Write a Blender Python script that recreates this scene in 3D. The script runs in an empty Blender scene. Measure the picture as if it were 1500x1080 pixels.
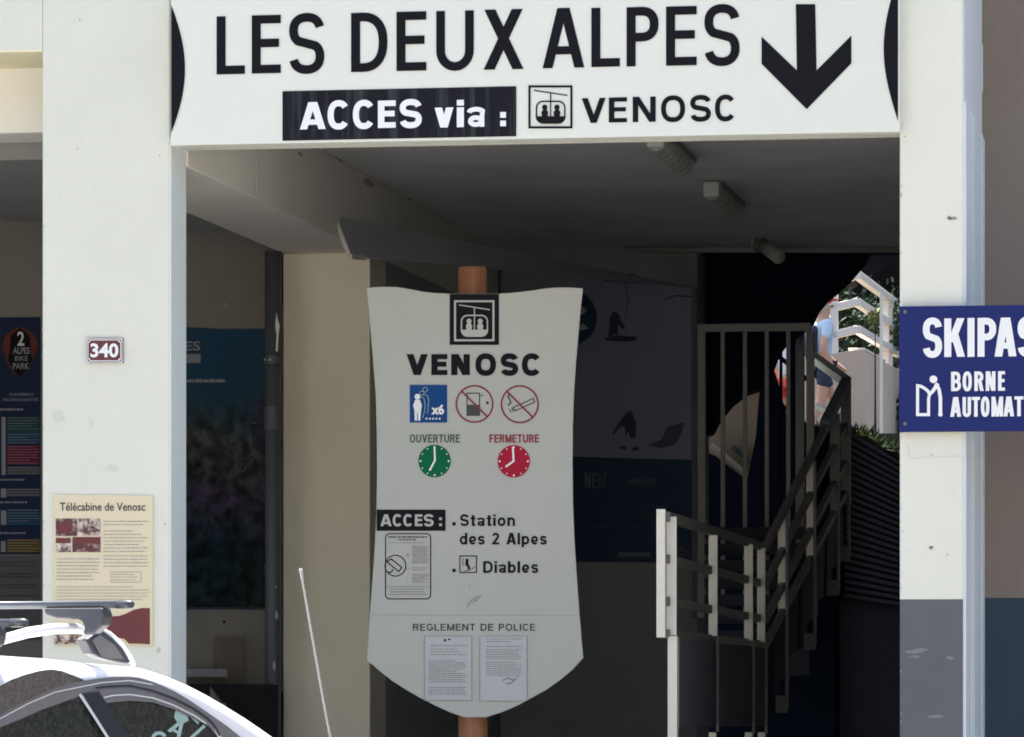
import bpy, bmesh, math, random
from mathutils import Vector, Matrix
random.seed(7)
S = bpy.context.scene
COL = S.collection

# ------------------------------------------------------------------ camera
FPX, HU, HV = 6480.0, 750.0, 960.0            # focal length and level line, in pixels of the photograph
TH = math.atan(1050 / FPX)
CAM = Vector((0, -17.5, 1.5))
FW = Vector((-math.sin(TH), math.cos(TH), 0))
RT = Vector((math.cos(TH), math.sin(TH), 0))
cd = bpy.data.cameras.new('camera'); co = bpy.data.objects.new('camera', cd); COL.objects.link(co)
co.location = CAM; co.rotation_euler = (math.pi / 2, 0, TH)
cd.sensor_width = 36; cd.lens = 36 * FPX / 1500
cd.shift_x = 0; cd.shift_y = (HV - 540) / 1500
cd.clip_start = .1; cd.clip_end = 2000
S.camera = co

# ------------------------------------------------------------------ light
SUN_DIR = Vector((-.20, .33, 1.0)).normalized()      # towards the sun: behind the building
w = bpy.data.worlds.new('World'); S.world = w; w.use_nodes = True
nt = w.node_tree; bg = nt.nodes['Background']
sky = nt.nodes.new('ShaderNodeTexSky'); sky.sky_type = 'NISHITA'; sky.sun_disc = False
sky.sun_elevation = math.asin(SUN_DIR.z); sky.sun_rotation = math.atan2(SUN_DIR.x, SUN_DIR.y)
nt.links.new(sky.outputs[0], bg.inputs[0]); bg.inputs[1].default_value = .12
sky.dust_density = 3.5; sky.ozone_density = .7; sky.air_density = 1.0
sl = bpy.data.lights.new('sun', 'SUN'); so = bpy.data.objects.new('sun', sl); COL.objects.link(so)
sl.energy = 4.5; sl.angle = math.radians(.5); sl.color = (1, .95, .88)
so.rotation_euler = SUN_DIR.to_track_quat('Z', 'Y').to_euler(); so.location = (0, 0, 30)
S.view_settings.view_transform = 'Standard'; S.view_settings.look = 'None'
S.view_settings.gamma = 1; S.view_settings.use_curve_mapping = False
S.view_settings.exposure = 1.68
S.render.engine = 'CYCLES'; S.cycles.filter_width = 1.8
S.cycles.max_bounces = 8; S.cycles.diffuse_bounces = 5

# ------------------------------------------------------------------ geometry helpers
def ray(u, v): return FW + RT * ((u - HU) / FPX) + Vector((0, 0, (HV - v) / FPX))
def G(u, v, Y):                                   # point seen at (u,v) on the facade-parallel plane Y
    d = ray(u, v); return CAM + d * ((Y - CAM.y) / d.y)
def R(u, v, d): return CAM + ray(u, v) * d         # point seen at (u,v) at distance d
def XU(u, Y): return G(u, 960, Y).x
def ZV(u, v, Y): return G(u, v, Y).z
def vplane(pa, pb):                               # vertical plane through two points; off = towards the camera
    pa = Vector((pa[0], pa[1], 0)); pb = Vector((pb[0], pb[1], 0))
    t = (pb - pa).normalized(); n = Vector((t.y, -t.x, 0))
    if n.dot(CAM - pa) < 0: n = -n
    def W(u, v, off=0):
        d = ray(u, v); k = n.dot(pa - CAM) / n.dot(d)
        return CAM + d * k + n * off
    return W

def thing(name, label, cat, loc=(0, 0, 0), rotz=0, group=None):
    o = bpy.data.objects.new(name, None); COL.objects.link(o)
    o.location = loc; o.rotation_euler = (0, 0, rotz); o.empty_display_size = .2
    o['label'] = label; o['category'] = cat
    if group: o['group'] = group
    return o
def world_of(p):
    m = Matrix.Identity(4)
    while p is not None:
        m = Matrix.Translation(p.location) @ p.rotation_euler.to_matrix().to_4x4() @ m
        p = p.parent
    return m
def obj(name, verts, faces, mat, parent=None, smooth=False, bevel=0, label=None, fix=True, kind=None):
    inv = world_of(parent).inverted() if parent else Matrix.Identity(4)
    me = bpy.data.meshes.new(name)
    me.from_pydata([tuple(inv @ Vector(v)) for v in verts], [], faces)
    if fix:
        bm = bmesh.new(); bm.from_mesh(me); bmesh.ops.recalc_face_normals(bm, faces=bm.faces); bm.to_mesh(me); bm.free()
    me.materials.append(mat)
    if smooth:
        for p in me.polygons: p.use_smooth = True
    o = bpy.data.objects.new(name, me); COL.objects.link(o)
    if parent: o.parent = parent
    if bevel:
        m = o.modifiers.new('b', 'BEVEL'); m.width = bevel; m.segments = 2; m.limit_method = 'ANGLE'
    if label: o['label'] = label
    if kind: o['kind'] = kind
    return o
BF = [(0, 1, 2, 3), (7, 6, 5, 4), (0, 4, 5, 1), (1, 5, 6, 2), (2, 6, 7, 3), (3, 7, 4, 0)]
class MB:
    def __init__(s): s.v = []; s.f = []
    def add(s, vs, fs):
        n = len(s.v); s.v += [Vector(x) for x in vs]; s.f += [tuple(i + n for i in f) for f in fs]; return s
    def box(s, x0, x1, y0, y1, z0, z1):
        return s.add([(x0, y0, z0), (x1, y0, z0), (x1, y0, z1), (x0, y0, z1), (x0, y1, z0), (x1, y1, z0), (x1, y1, z1), (x0, y1, z1)], BF)
    def bar(s, p, q, wd, hg, up=Vector((0, 0, 1))):
        p = Vector(p); q = Vector(q); d = (q - p).normalized()
        a = d.cross(up)
        if a.length < 1e-4: a = d.cross(Vector((0, 1, 0)))
        a.normalize(); b = a.cross(d).normalized(); a = a * wd / 2; b = b * hg / 2
        return s.add([p - a - b, p + a - b, p + a + b, p - a + b, q - a - b, q + a - b, q + a + b, q - a + b], BF)
    def tube(s, pts, rads, n=12, cap=True):
        pts = [Vector(p) for p in pts]
        if not isinstance(rads, (list, tuple)): rads = [rads] * len(pts)
        vs = []; fs = []
        ref = Vector((0, 0, 1))
        for i, p in enumerate(pts):
            d = (pts[min(i + 1, len(pts) - 1)] - pts[max(i - 1, 0)]).normalized()
            if abs(d.dot(ref)) > .95: ref = Vector((1, 0, 0))
            a = d.cross(ref).normalized(); b = d.cross(a).normalized()
            for k in range(n):
                t = 2 * math.pi * k / n
                vs.append(p + (a * math.cos(t) + b * math.sin(t)) * rads[i])
        for i in range(len(pts) - 1):
            for k in range(n):
                k2 = (k + 1) % n
                fs.append((i * n + k, i * n + k2, (i + 1) * n + k2, (i + 1) * n + k))
        if cap:
            fs.append(tuple(range(n))[::-1]); fs.append(tuple((len(pts) - 1) * n + k for k in range(n)))
        return s.add(vs, fs)
    def prism(s, front, back):
        n = len(front)
        fs = [tuple(range(n)), tuple(range(2 * n - 1, n - 1, -1))] + [(i, (i + 1) % n, n + (i + 1) % n, n + i) for i in range(n)]
        return s.add(list(front) + list(back), fs)
    def ball(s, c, rx, ry, rz, n=12, m=8):
        vs = []; fs = []
        for j in range(m + 1):
            ph = math.pi * j / m
            for k in range(n):
                t = 2 * math.pi * k / n
                vs.append((c[0] + rx * math.sin(ph) * math.cos(t), c[1] + ry * math.sin(ph) * math.sin(t), c[2] + rz * math.cos(ph)))
        for j in range(m):
            for k in range(n):
                k2 = (k + 1) % n; fs.append((j * n + k, (j + 1) * n + k, (j + 1) * n + k2, j * n + k2))
        return s.add(vs, fs)
    def build(s, name, mat, parent=None, **k): return obj(name, s.v, s.f, mat, parent, **k)
def plate(name, W, px, th, mat, parent, off=0, **k):      # outline in photo pixels on plane W, solid plate th thick
    fr = [W(u, v, off + th) for u, v in px]
    n = (W(px[0][0], px[0][1], 1) - W(px[0][0], px[0][1], 0))
    return MB().prism(fr, [p - n * th for p in fr]).build(name, mat, parent, **k)
def rect(u0, v0, u1, v1): return [(u0, v0), (u1, v0), (u1, v1), (u0, v1)]

# ------------------------------------------------------------------ materials
def mat(name, col, rough=.8, var=0, vscale=3, bump=0, bscale=60, metal=0, col2=None, spec=None, stretch=None, detail=6, thr=None, coord='Object'):
    m = bpy.data.materials.new(name); m.use_nodes = True; n = m.node_tree; L = n.links
    b = n.nodes['Principled BSDF']; b.inputs['Roughness'].default_value = rough; b.inputs['Metallic'].default_value = metal
    if spec is not None: b.inputs['Specular IOR Level'].default_value = spec
    c = (*col, 1); b.inputs['Base Color'].default_value = c
    tc = n.nodes.new('ShaderNodeTexCoord'); mp = n.nodes.new('ShaderNodeMapping'); L.new(tc.outputs[coord], mp.inputs[0])
    if stretch: mp.inputs['Scale'].default_value = stretch
    if var or col2:
        nz = n.nodes.new('ShaderNodeTexNoise'); nz.inputs['Scale'].default_value = vscale; nz.inputs['Detail'].default_value = detail
        nz.inputs['Roughness'].default_value = .65
        L.new(mp.outputs[0], nz.inputs[0])
        r = n.nodes.new('ShaderNodeValToRGB'); L.new(nz.outputs[0], r.inputs[0])
        t = thr or (.3, .7)
        r.color_ramp.elements[0].position = t[0]; r.color_ramp.elements[1].position = t[1]
        c2 = col2 or tuple(x * (1 - var) for x in col)
        r.color_ramp.elements[0].color = (*c2, 1); r.color_ramp.elements[1].color = c
        L.new(r.outputs[0], b.inputs['Base Color'])
    if bump:
        nb = n.nodes.new('ShaderNodeTexNoise'); nb.inputs['Scale'].default_value = bscale; nb.inputs['Detail'].default_value = 5
        L.new(mp.outputs[0], nb.inputs[0])
        bp = n.nodes.new('ShaderNodeBump'); bp.inputs['Strength'].default_value = bump; bp.inputs['Distance'].default_value = .01
        L.new(nb.outputs[0], bp.inputs['Height']); L.new(bp.outputs[0], b.inputs['Normal'])
    return m
def two_tone(name, top, low, z, rough=.85):
    m = mat(name, top, rough, var=.06, vscale=2.5, bump=.25, bscale=45); n = m.node_tree; L = n.links
    b = n.nodes['Principled BSDF']; src = b.inputs['Base Color'].links[0].from_socket
    tc = n.nodes.new('ShaderNodeTexCoord'); sx = n.nodes.new('ShaderNodeSeparateXYZ'); L.new(tc.outputs['Object'], sx.inputs[0])
    gt = n.nodes.new('ShaderNodeMath'); gt.operation = 'GREATER_THAN'; gt.inputs[1].default_value = z; L.new(sx.outputs[2], gt.inputs[0])
    nz = n.nodes.new('ShaderNodeTexNoise'); nz.inputs['Scale'].default_value = 4; L.new(tc.outputs['Object'], nz.inputs[0])
    rr = n.nodes.new('ShaderNodeValToRGB'); rr.color_ramp.elements[0].color = (*[x * .88 for x in low], 1); rr.color_ramp.elements[1].color = (*low, 1)
    rr.color_ramp.elements[0].position = .3; rr.color_ramp.elements[1].position = .7; L.new(nz.outputs[0], rr.inputs[0])
    mx = n.nodes.new('ShaderNodeMix'); mx.data_type = 'RGBA'; L.new(gt.outputs[0], mx.inputs['Factor'])
    L.new(rr.outputs[0], mx.inputs['A']); L.new(src, mx.inputs['B']); L.new(mx.outputs['Result'], b.inputs['Base Color'])
    return m
M = {}
M['render'] = mat('white_render', (.672, .678, .583), .9, var=.085, vscale=1.3, bump=.55, bscale=38, detail=8)
M['render_low'] = two_tone('white_render_grey_base', (.700, .705, .605), (.118, .120, .132), ZV(1365, 878, 0))
M['strip'] = mat('sky_tinted_strip', (.60, .66, .69), .7, var=.08, vscale=6, bump=.1, bscale=30, stretch=(8, 8, .6))  # bluish sky light on the white side face put into the colour
M['reveal'] = mat('sky_tinted_reveal', (.70, .80, .82), .9, var=.12, vscale=2.2, bump=.3, bscale=40, col2=(.72, .73, .69))  # blue sky light on the shaded reveal painted into its colour
M['taupe'] = two_tone('taupe_wall_slate_base', (.215, .178, .148), (.030, .052, .078), ZV(1470, 876, 1.4))
M['cream'] = mat('cream_paint', (.88, .87, .78), .85, var=.06, vscale=3, bump=.2)
M['cream_soffit'] = mat('bounce_warmed_cream_paint', (.86, .79, .56), .85, var=.1, vscale=4, bump=.2)  # warm bounce from the sunlit road put into the soffit colour
M['ceiling'] = mat('grey_ceiling', (.80, .785, .76), .9, var=.26, vscale=1.6, bump=.4, bscale=14, detail=10)
M['beam'] = mat('grey_beam_render', (.72, .70, .62), .9, var=.10, vscale=2.2, bump=.3, bscale=20, detail=8)
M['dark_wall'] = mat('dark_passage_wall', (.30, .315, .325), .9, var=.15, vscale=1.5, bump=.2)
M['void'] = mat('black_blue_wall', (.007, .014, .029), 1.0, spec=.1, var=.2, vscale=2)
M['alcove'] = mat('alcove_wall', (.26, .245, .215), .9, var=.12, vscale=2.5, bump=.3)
M['beige'] = mat('beige_column_paint', (.80, .74, .57), .85, var=.08, vscale=1.5, bump=.25, bscale=30)
M['bulk'] = mat('dark_panel', (.32, .33, .35), .8, var=.1, vscale=3)
M['bulk_edge'] = mat('panel_edge', (.55, .53, .48), .7, var=.1)
M['asphalt'] = mat('asphalt', (.25, .235, .215), .9, var=.3, vscale=40, bump=.5, bscale=300)
M['pave'] = mat('pale_paving', (.58, .54, .47), .9, var=.15, vscale=8, bump=.3)
M['opposite'] = mat('warm_bounce_render', (.66, .60, .50), .9, var=.06, vscale=2, bump=.2)
M['kerb'] = mat('kerb_stone', (.36, .35, .33), .85, var=.15, vscale=10, bump=.3)
M['floor'] = mat('concrete_floor', (.30, .29, .28), .9, var=.2, vscale=5, bump=.2)
M['board'] = mat('sign_white', (.68, .70, .625), .45, var=.03, vscale=5, spec=.3)
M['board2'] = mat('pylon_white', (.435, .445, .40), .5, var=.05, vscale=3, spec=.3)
M['ink'] = mat('sign_black', (.006, .006, .009), .6, spec=.12)
M['ink_streak'] = mat('weathered_black', (.009, .009, .013), .6, spec=.12, col2=(.045, .05, .055), vscale=22, stretch=(1, 1, .05), thr=(.30, .5))
M['ink_dk'] = mat('print_dark_grey', (.035, .037, .042), .6)
M['ink_gr'] = mat('print_grey', (.26, .26, .26), .7)
M['ink_wh'] = mat('print_white', (.76, .77, .76), .5)
M['ink_blue'] = mat('print_blue', (.010, .060, .20), .6, spec=.1)
M['ink_red'] = mat('print_red', (.24, .030, .045), .6, spec=.1)
M['ink_rose'] = mat('clock_red', (.36, .014, .040), .6, spec=.1)
M['ink_green'] = mat('print_green', (.003, .125, .050), .6, spec=.1)
M['ink_dgreen'] = mat('print_dark_green', (.03, .08, .05), .5)
M['skiblue'] = mat('sign_navy', (.013, .022, .125), .5, spec=.15, var=.06, vscale=3)
M['maroon'] = mat('enamel_maroon', (.10, .012, .022), .25)
M['paper'] = mat('paper', (.45, .46, .45), .7)
M['panel_cream'] = mat('panel_cream', (.66, .585, .40), .6, var=.05, vscale=4)
M['sepia'] = mat('sepia_photo', (.62, .55, .45), .6, col2=(.09, .035, .03), vscale=35, thr=(.42, .6), detail=4)
M['sepia2'] = mat('sepia_photo_dark', (.40, .30, .24), .6, col2=(.08, .02, .022), vscale=28, thr=(.5, .68), detail=4)
M['brick_red'] = mat('mountain_print', (.13, .022, .022), .6, var=.15, vscale=20)
M['log'] = mat('varnished_log', (.42, .19, .095), .45, col2=(.24, .09, .04), vscale=7, stretch=(6, 6, .6), bump=.3, bscale=30)
M['lamp'] = mat('lamp_plastic', (.46, .475, .42), .4, var=.1, vscale=20)
M['lamp_body'] = mat('lamp_housing', (.22, .215, .20), .5)
M['pvc'] = mat('grey_pvc', (.085, .092, .108), .5, var=.15, vscale=9)
M['rail'] = mat('beige_rail_paint', (.74, .705, .60), .5, var=.08, vscale=9)
M['rail_dk'] = mat('bronze_rail_paint', (.15, .147, .135), .5, var=.1, vscale=9)
M['handrail'] = mat('handrail_blue_grey', (.12, .155, .18), .3, var=.1, vscale=9)
M['gate'] = mat('gate_paint', (.33, .32, .29), .5, var=.08, vscale=9)
M['stringer'] = mat('stringer_panel', (.028, .033, .045), .8, var=.15, vscale=3)
M['fascia'] = mat('fascia_panel', (.15, .155, .175), .8, var=.12, vscale=3)
M['concrete'] = mat('warm_concrete', (.54, .43, .33), .9, var=.14, vscale=2.5, bump=.3, bscale=25)  # one warm base tone with random variation
M['ext_white'] = mat('white_exterior_rail', (.78, .71, .62), .5, var=.06, vscale=6)
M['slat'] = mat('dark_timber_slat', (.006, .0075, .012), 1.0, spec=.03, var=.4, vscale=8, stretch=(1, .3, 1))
M['shade_black'] = mat('backing_shade_black', (.003, .0035, .006), 1.0, spec=.02)  # near-black backing, the shade below the slats put into its colour
M['grass'] = mat('grass_blade', (.035, .055, .015), .9, spec=.1, col2=(.014, .024, .008), vscale=6)
M['soil'] = mat('soil', (.05, .04, .025), .95, var=.3, vscale=6, bump=.5)
M['leaf'] = mat('ivy_leaf', (.030, .060, .022), .6, col2=(.018, .038, .018), vscale=3, spec=.3)
M['leaf2'] = mat('yellow_green_leaf', (.17, .20, .04), .6, col2=(.08, .12, .03), vscale=5)
M['bark'] = mat('bark', (.05, .035, .025), .9, var=.3, vscale=9, bump=.5)
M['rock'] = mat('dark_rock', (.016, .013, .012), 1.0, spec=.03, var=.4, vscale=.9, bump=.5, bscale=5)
M['skin'] = mat('skin', (.52, .30, .20), .55)
M['tee_blue'] = mat('pale_blue_cloth', (.48, .62, .74), .9, var=.1, vscale=12)
M['tee_white'] = mat('white_cloth', (.74, .74, .74), .9, var=.1, vscale=12)
M['navy_cloth'] = mat('navy_cloth', (.025, .035, .06), .9)
M['red_cloth'] = mat('red_cloth', (.65, .07, .04), .8)
M['hair'] = mat('grey_hair', (.50, .47, .44), .8)
M['hair_dk'] = mat('dark_hair', (.03, .02, .015), .7)
M['shoe'] = mat('shoe', (.05, .05, .055), .7)
M['carpaint'] = mat('white_car_paint', (.80, .80, .80), .16, spec=.5, var=.02, vscale=10)
M['car_trim'] = mat('grey_window_trim', (.20, .19, .19), .38, var=.12, vscale=30, metal=.3)
M['car_dark'] = mat('black_pillar_trim', (.014, .014, .02), .4)
M['car_alu'] = mat('crossbar_aluminium', (.12, .135, .15), .35, metal=.5)
M['car_rub'] = mat('rack_foot_grey', (.042, .048, .060), .36)
M['aerial'] = mat('aerial_grey', (.42, .41, .38), .6)
M['tyre'] = mat('tyre', (.02, .02, .02), .9)
M['rim'] = mat('wheel_rim', (.45, .46, .47), .3, metal=.8)
M['lampglass'] = mat('headlight_glass', (.5, .52, .54), .1)
M['red_lens'] = mat('red_lens', (.3, .01, .01), .2)
M['glass_speckled'] = mat('dusty_reflection_glass', (.010, .015, .014), .07, col2=(.045, .050, .042), vscale=60, thr=(.30, .60), detail=12)  # dust, plus tree reflections painted into the colour as speckle
M['glass_roof'] = mat('speckled_roof_glass', (.17, .15, .135), .3, col2=(.045, .040, .037), vscale=160, thr=(.38, .68), detail=8)  # speckle painted in for tree reflections
M['sticker'] = mat('pale_green_sticker', (.30, .42, .38), .6)
M['seal_wh'] = mat('pale_seal_and_highlight', (.60, .62, .60), .4)
M['flake'] = mat('flaked_render', (.615, .635, .545), .9, var=.15, vscale=30)
M['flake_dk'] = mat('paint_chip', (.20, .20, .205), .9)
M['flake2'] = mat('render_chip', (.56, .57, .49), .9, var=.2, vscale=40)
M['stain'] = mat('damp_stain', (.40, .385, .34), .95, var=.3, vscale=20)
M['ledge'] = mat('dark_ledge', (.032, .033, .036), .9, var=.4, vscale=9, spec=.1)
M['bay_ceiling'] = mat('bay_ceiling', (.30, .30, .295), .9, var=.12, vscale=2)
M['board_brown'] = mat('brown_board', (.17, .145, .12), .9, var=.1)
M['hole'] = mat('screw_hole', (.30, .28, .25), .9)
M['white_flake'] = mat('white_paint_flake', (.36, .36, .36), .8)

# ------------------------------------------------------------------ drawing flat print in photo pixels
class Ink:
    def __init__(s): s.polys = []; s.q = 0
    def poly(s, pts): s.polys.append(list(pts)); return s
    def rect(s, u0, v0, u1, v1): return s.poly(rect(u0, v0, u1, v1))
    def line(s, pts, w, closed=False):
        P = [Vector((a, b)) for a, b in pts]; n = len(P)
        L_ = []; R_ = []; s.q += 1
        for i in range(n):
            a = P[i - 1] if (i > 0 or closed) else P[i]
            b = P[(i + 1) % n] if (i < n - 1 or closed) else P[i]
            d1 = (P[i] - a); d2 = (b - P[i])
            if d1.length < 1e-6: d1 = d2
            if d2.length < 1e-6: d2 = d1
            d1 = d1.normalized(); d2 = d2.normalized()
            m = Vector((-(d1.y + d2.y), d1.x + d2.x))
            if m.length < 1e-6: m = Vector((-d1.y, d1.x))
            m.normalize(); c = max(.35, m.dot(Vector((-d1.y, d1.x))))
            L_.append(P[i] + m * (w / 2 / c)); R_.append(P[i] - m * (w / 2 / c))
        for i in range(n if closed else n - 1):
            j = (i + 1) % n
            s.polys.append(('q', s.q, L_[i], L_[j], R_[j], R_[i]))
        return s
    def disc(s, u, v, r, n=28, ry=None):
        ry = ry or r
        return s.poly([(u + r * math.cos(2 * math.pi * k / n), v + ry * math.sin(2 * math.pi * k / n)) for k in range(n)])
    def ring(s, u, v, r, w, n=40): return s.line([(u + r * math.cos(2 * math.pi * k / n), v + r * math.sin(2 * math.pi * k / n)) for k in range(n)], w, True)
    def arc(s, u, v, rx, ry, a0, a1, w, n=18):   # angles in degrees, 0 = right, 90 = up
        return s.line([(u + rx * math.cos(math.radians(a0 + (a1 - a0) * k / n)), v - ry * math.sin(math.radians(a0 + (a1 - a0) * k / n))) for k in range(n + 1)], w)
    def shear(s, slope, u0=0):
        out = []
        for p in s.polys:
            if p[0] == 'q': out.append(p[:2] + tuple(Vector((q[0], q[1] + slope * (q[0] - u0))) for q in p[2:]))
            else: out.append([(a, b + slope * (a - u0)) for a, b in p])
        s.polys = out; return s
    def rot(s, cu, cv, deg):
        c, t = math.cos(math.radians(deg)), math.sin(math.radians(deg)); out = []
        f = lambda a, b: (cu + (a - cu) * c - (b - cv) * t, cv + (a - cu) * t + (b - cv) * c)
        for p in s.polys:
            if p[0] == 'q': out.append(p[:2] + tuple(Vector(f(*q)) for q in p[2:]))
            else: out.append([f(a, b) for a, b in p])
        s.polys = out; return s
    def build(s, name, W, mt, parent, off=.003, step=.00012, **k):
        vs = []; fs = []; st = 0; prevq = None
        for p in s.polys:
            if p[0] == 'q':
                if prevq != p[1]: st += 1
                pts = p[2:]; prevq = p[1]
            else:
                pts = p; st += 1; prevq = None
            n = len(vs); o_ = off + step * (st % 12)
            vs += [W(a, b, o_) for a, b in pts]; fs.append(tuple(range(n, n + len(pts))))
        return obj(name, vs, fs, mt, parent, fix=False, **k)

def glyph(I, ch, x0, x1, y0, y1, sv, sh):          # y0 = top, y1 = bottom (pixels), stroke widths
    W_ = x1 - x0; H = y1 - y0; xm = (x0 + x1) / 2
    def diag(xa, ya, xb, yb, wd): I.poly([(xa - wd / 2, ya), (xa + wd / 2, ya), (xb + wd / 2, yb), (xb - wd / 2, yb)])
    wm = (sv + sh) / 2
    def half_o(top, bot, right=True):
        pass
    def bowl(ya, yb, xl, xr):                       # D shaped bowl open to the left between ya and yb
        r = min((xr - xl) * .9, (yb - ya) / 2); ry = (yb - ya) / 2
        pts = [(xl, ya + sh / 2), (xr - r, ya + sh / 2)]
        for k in range(1, 16):
            t = math.pi / 2 - math.pi * k / 16
            e = .85
            cx = math.copysign(abs(math.cos(t)) ** e, math.cos(t)); sy = math.copysign(abs(math.sin(t)) ** e, math.sin(t))
            pts.append((xr - r + (r - sv / 2) * cx, (ya + yb) / 2 - (ry - sh / 2) * sy))
        pts += [(xr - r, yb - sh / 2), (xl, yb - sh / 2)]
        I.line(pts, wm)
    def o_arc(a0, a1, n=40):
        e = .86
        pts = []
        for k in range(n + 1):
            t = math.radians(a0 + (a1 - a0) * k / n)
            c, s_ = math.cos(t), math.sin(t)
            pts.append((xm + (W_ / 2 - sv / 2) * math.copysign(abs(c) ** e, c), (y0 + y1) / 2 - (H / 2 - sh / 2) * math.copysign(abs(s_) ** e, s_)))
        return pts
    if ch == 'L': I.rect(x0, y0, x0 + sv, y1); I.rect(x0 + sv, y1 - sh, x1, y1)
    elif ch in 'EF':
        I.rect(x0, y0, x0 + sv, y1); I.rect(x0 + sv, y0, x1, y0 + sh)
        I.rect(x0 + sv, y0 + H * .48 - sh / 2, x1 - W_ * .06, y0 + H * .48 + sh / 2)
        if ch == 'E': I.rect(x0 + sv, y1 - sh, x1, y1)
    elif ch == 'I': I.rect(x0, y0, x1, y1)
    elif ch == 'T': I.rect(x0, y0, x1, y0 + sh); I.rect(xm - sv / 2, y0 + sh, xm + sv / 2, y1)
    elif ch == 'U':
        r = (W_ - sv) / 2; ry = min(r * 1.1, H * .45)
        pts = [(x0 + sv / 2, y0)] + [(xm - r * math.cos(math.pi * k / 16), y1 - sh / 2 - ry + ry * math.sin(math.pi * k / 16)) for k in range(17)] + [(x1 - sv / 2, y0)]
        I.line(pts, wm)
    elif ch == 'D': I.rect(x0, y0, x0 + sv, y1); bowl(y0, y1, x0 + sv, x1)
    elif ch == 'P': I.rect(x0, y0, x0 + sv, y1); bowl(y0, y0 + H * .58, x0 + sv, x1)
    elif ch == 'B': I.rect(x0, y0, x0 + sv, y1); bowl(y0, y0 + H * .5 + sh / 2, x0 + sv, x1 - W_ * .05); bowl(y0 + H * .5 - sh / 2, y1, x0 + sv, x1)
    elif ch == 'R':
        I.rect(x0, y0, x0 + sv, y1); bowl(y0, y0 + H * .55, x0 + sv, x1 - W_ * .03)
        diag(x0 + W_ * .6, y0 + H * .53, x1 - sv * .5, y1, sv)
    elif ch == 'X':
        wd = sv * 1.22; diag(x0 + wd / 2 + W_ * .02, y0, x1 - wd / 2, y1, wd); diag(x1 - wd / 2 - W_ * .02, y0, x0 + wd / 2, y1, wd)
    elif ch == 'V':
        wd = sv * 1.1; diag(x0 + wd / 2, y0, xm, y1, wd); diag(x1 - wd / 2, y0, xm, y1, wd)
    elif ch == 'A':
        wd = sv * 1.1; diag(xm - wd * .12, y0, x0 + wd / 2, y1, wd); diag(xm + wd * .12, y0, x1 - wd / 2, y1, wd)
        I.rect(x0 + W_ * .22, y0 + H * .64, x1 - W_ * .22, y0 + H * .64 + sh * .95)
    elif ch == 'N':
        I.rect(x0, y0, x0 + sv, y1); I.rect(x1 - sv, y0, x1, y1); diag(x0 + sv * .6, y0, x1 - sv * .6, y1, sv * 1.15)
    elif ch == 'M':
        I.rect(x0, y0, x0 + sv, y1); I.rect(x1 - sv, y0, x1, y1); diag(x0 + sv * .6, y0, xm, y1, sv * .9); diag(x1 - sv * .6, y0, xm, y1, sv * .9)
    elif ch == 'K':
        I.rect(x0, y0, x0 + sv, y1); diag(x1 - sv * .6, y0, x0 + sv, y0 + H * .62, sv * 1.1); diag(x0 + W_ * .48, y0 + H * .38, x1 - sv * .55, y1, sv * 1.1)
    elif ch in 'OQ':
        I.line(o_arc(0, 360 - 9), wm, True)
        if ch == 'Q': diag(xm + 1, y1 - H * .25, x1 - sv * .3, y1 + H * .05, sv * .8)
    elif ch == 'C': I.line(o_arc(38, 322), wm)
    elif ch == 'S':
        rx = W_ / 2 - sv / 2; ry = (H - sh) / 4; e = .88
        pts = []
        def ap(cx, cy, a):
            t = math.radians(a); c, s_ = math.cos(t), math.sin(t)
            pts.append((cx + rx * math.copysign(abs(c) ** e, c), cy - ry * math.copysign(abs(s_) ** e, s_)))
        for k in range(19): ap(xm, y0 + sh / 2 + ry, 12 + (232 - 12) * k / 18)
        for k in range(19): ap(xm, y1 - sh / 2 - ry, 52 + (-168 - 52) * k / 18)
        I.line(pts, wm)

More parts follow.
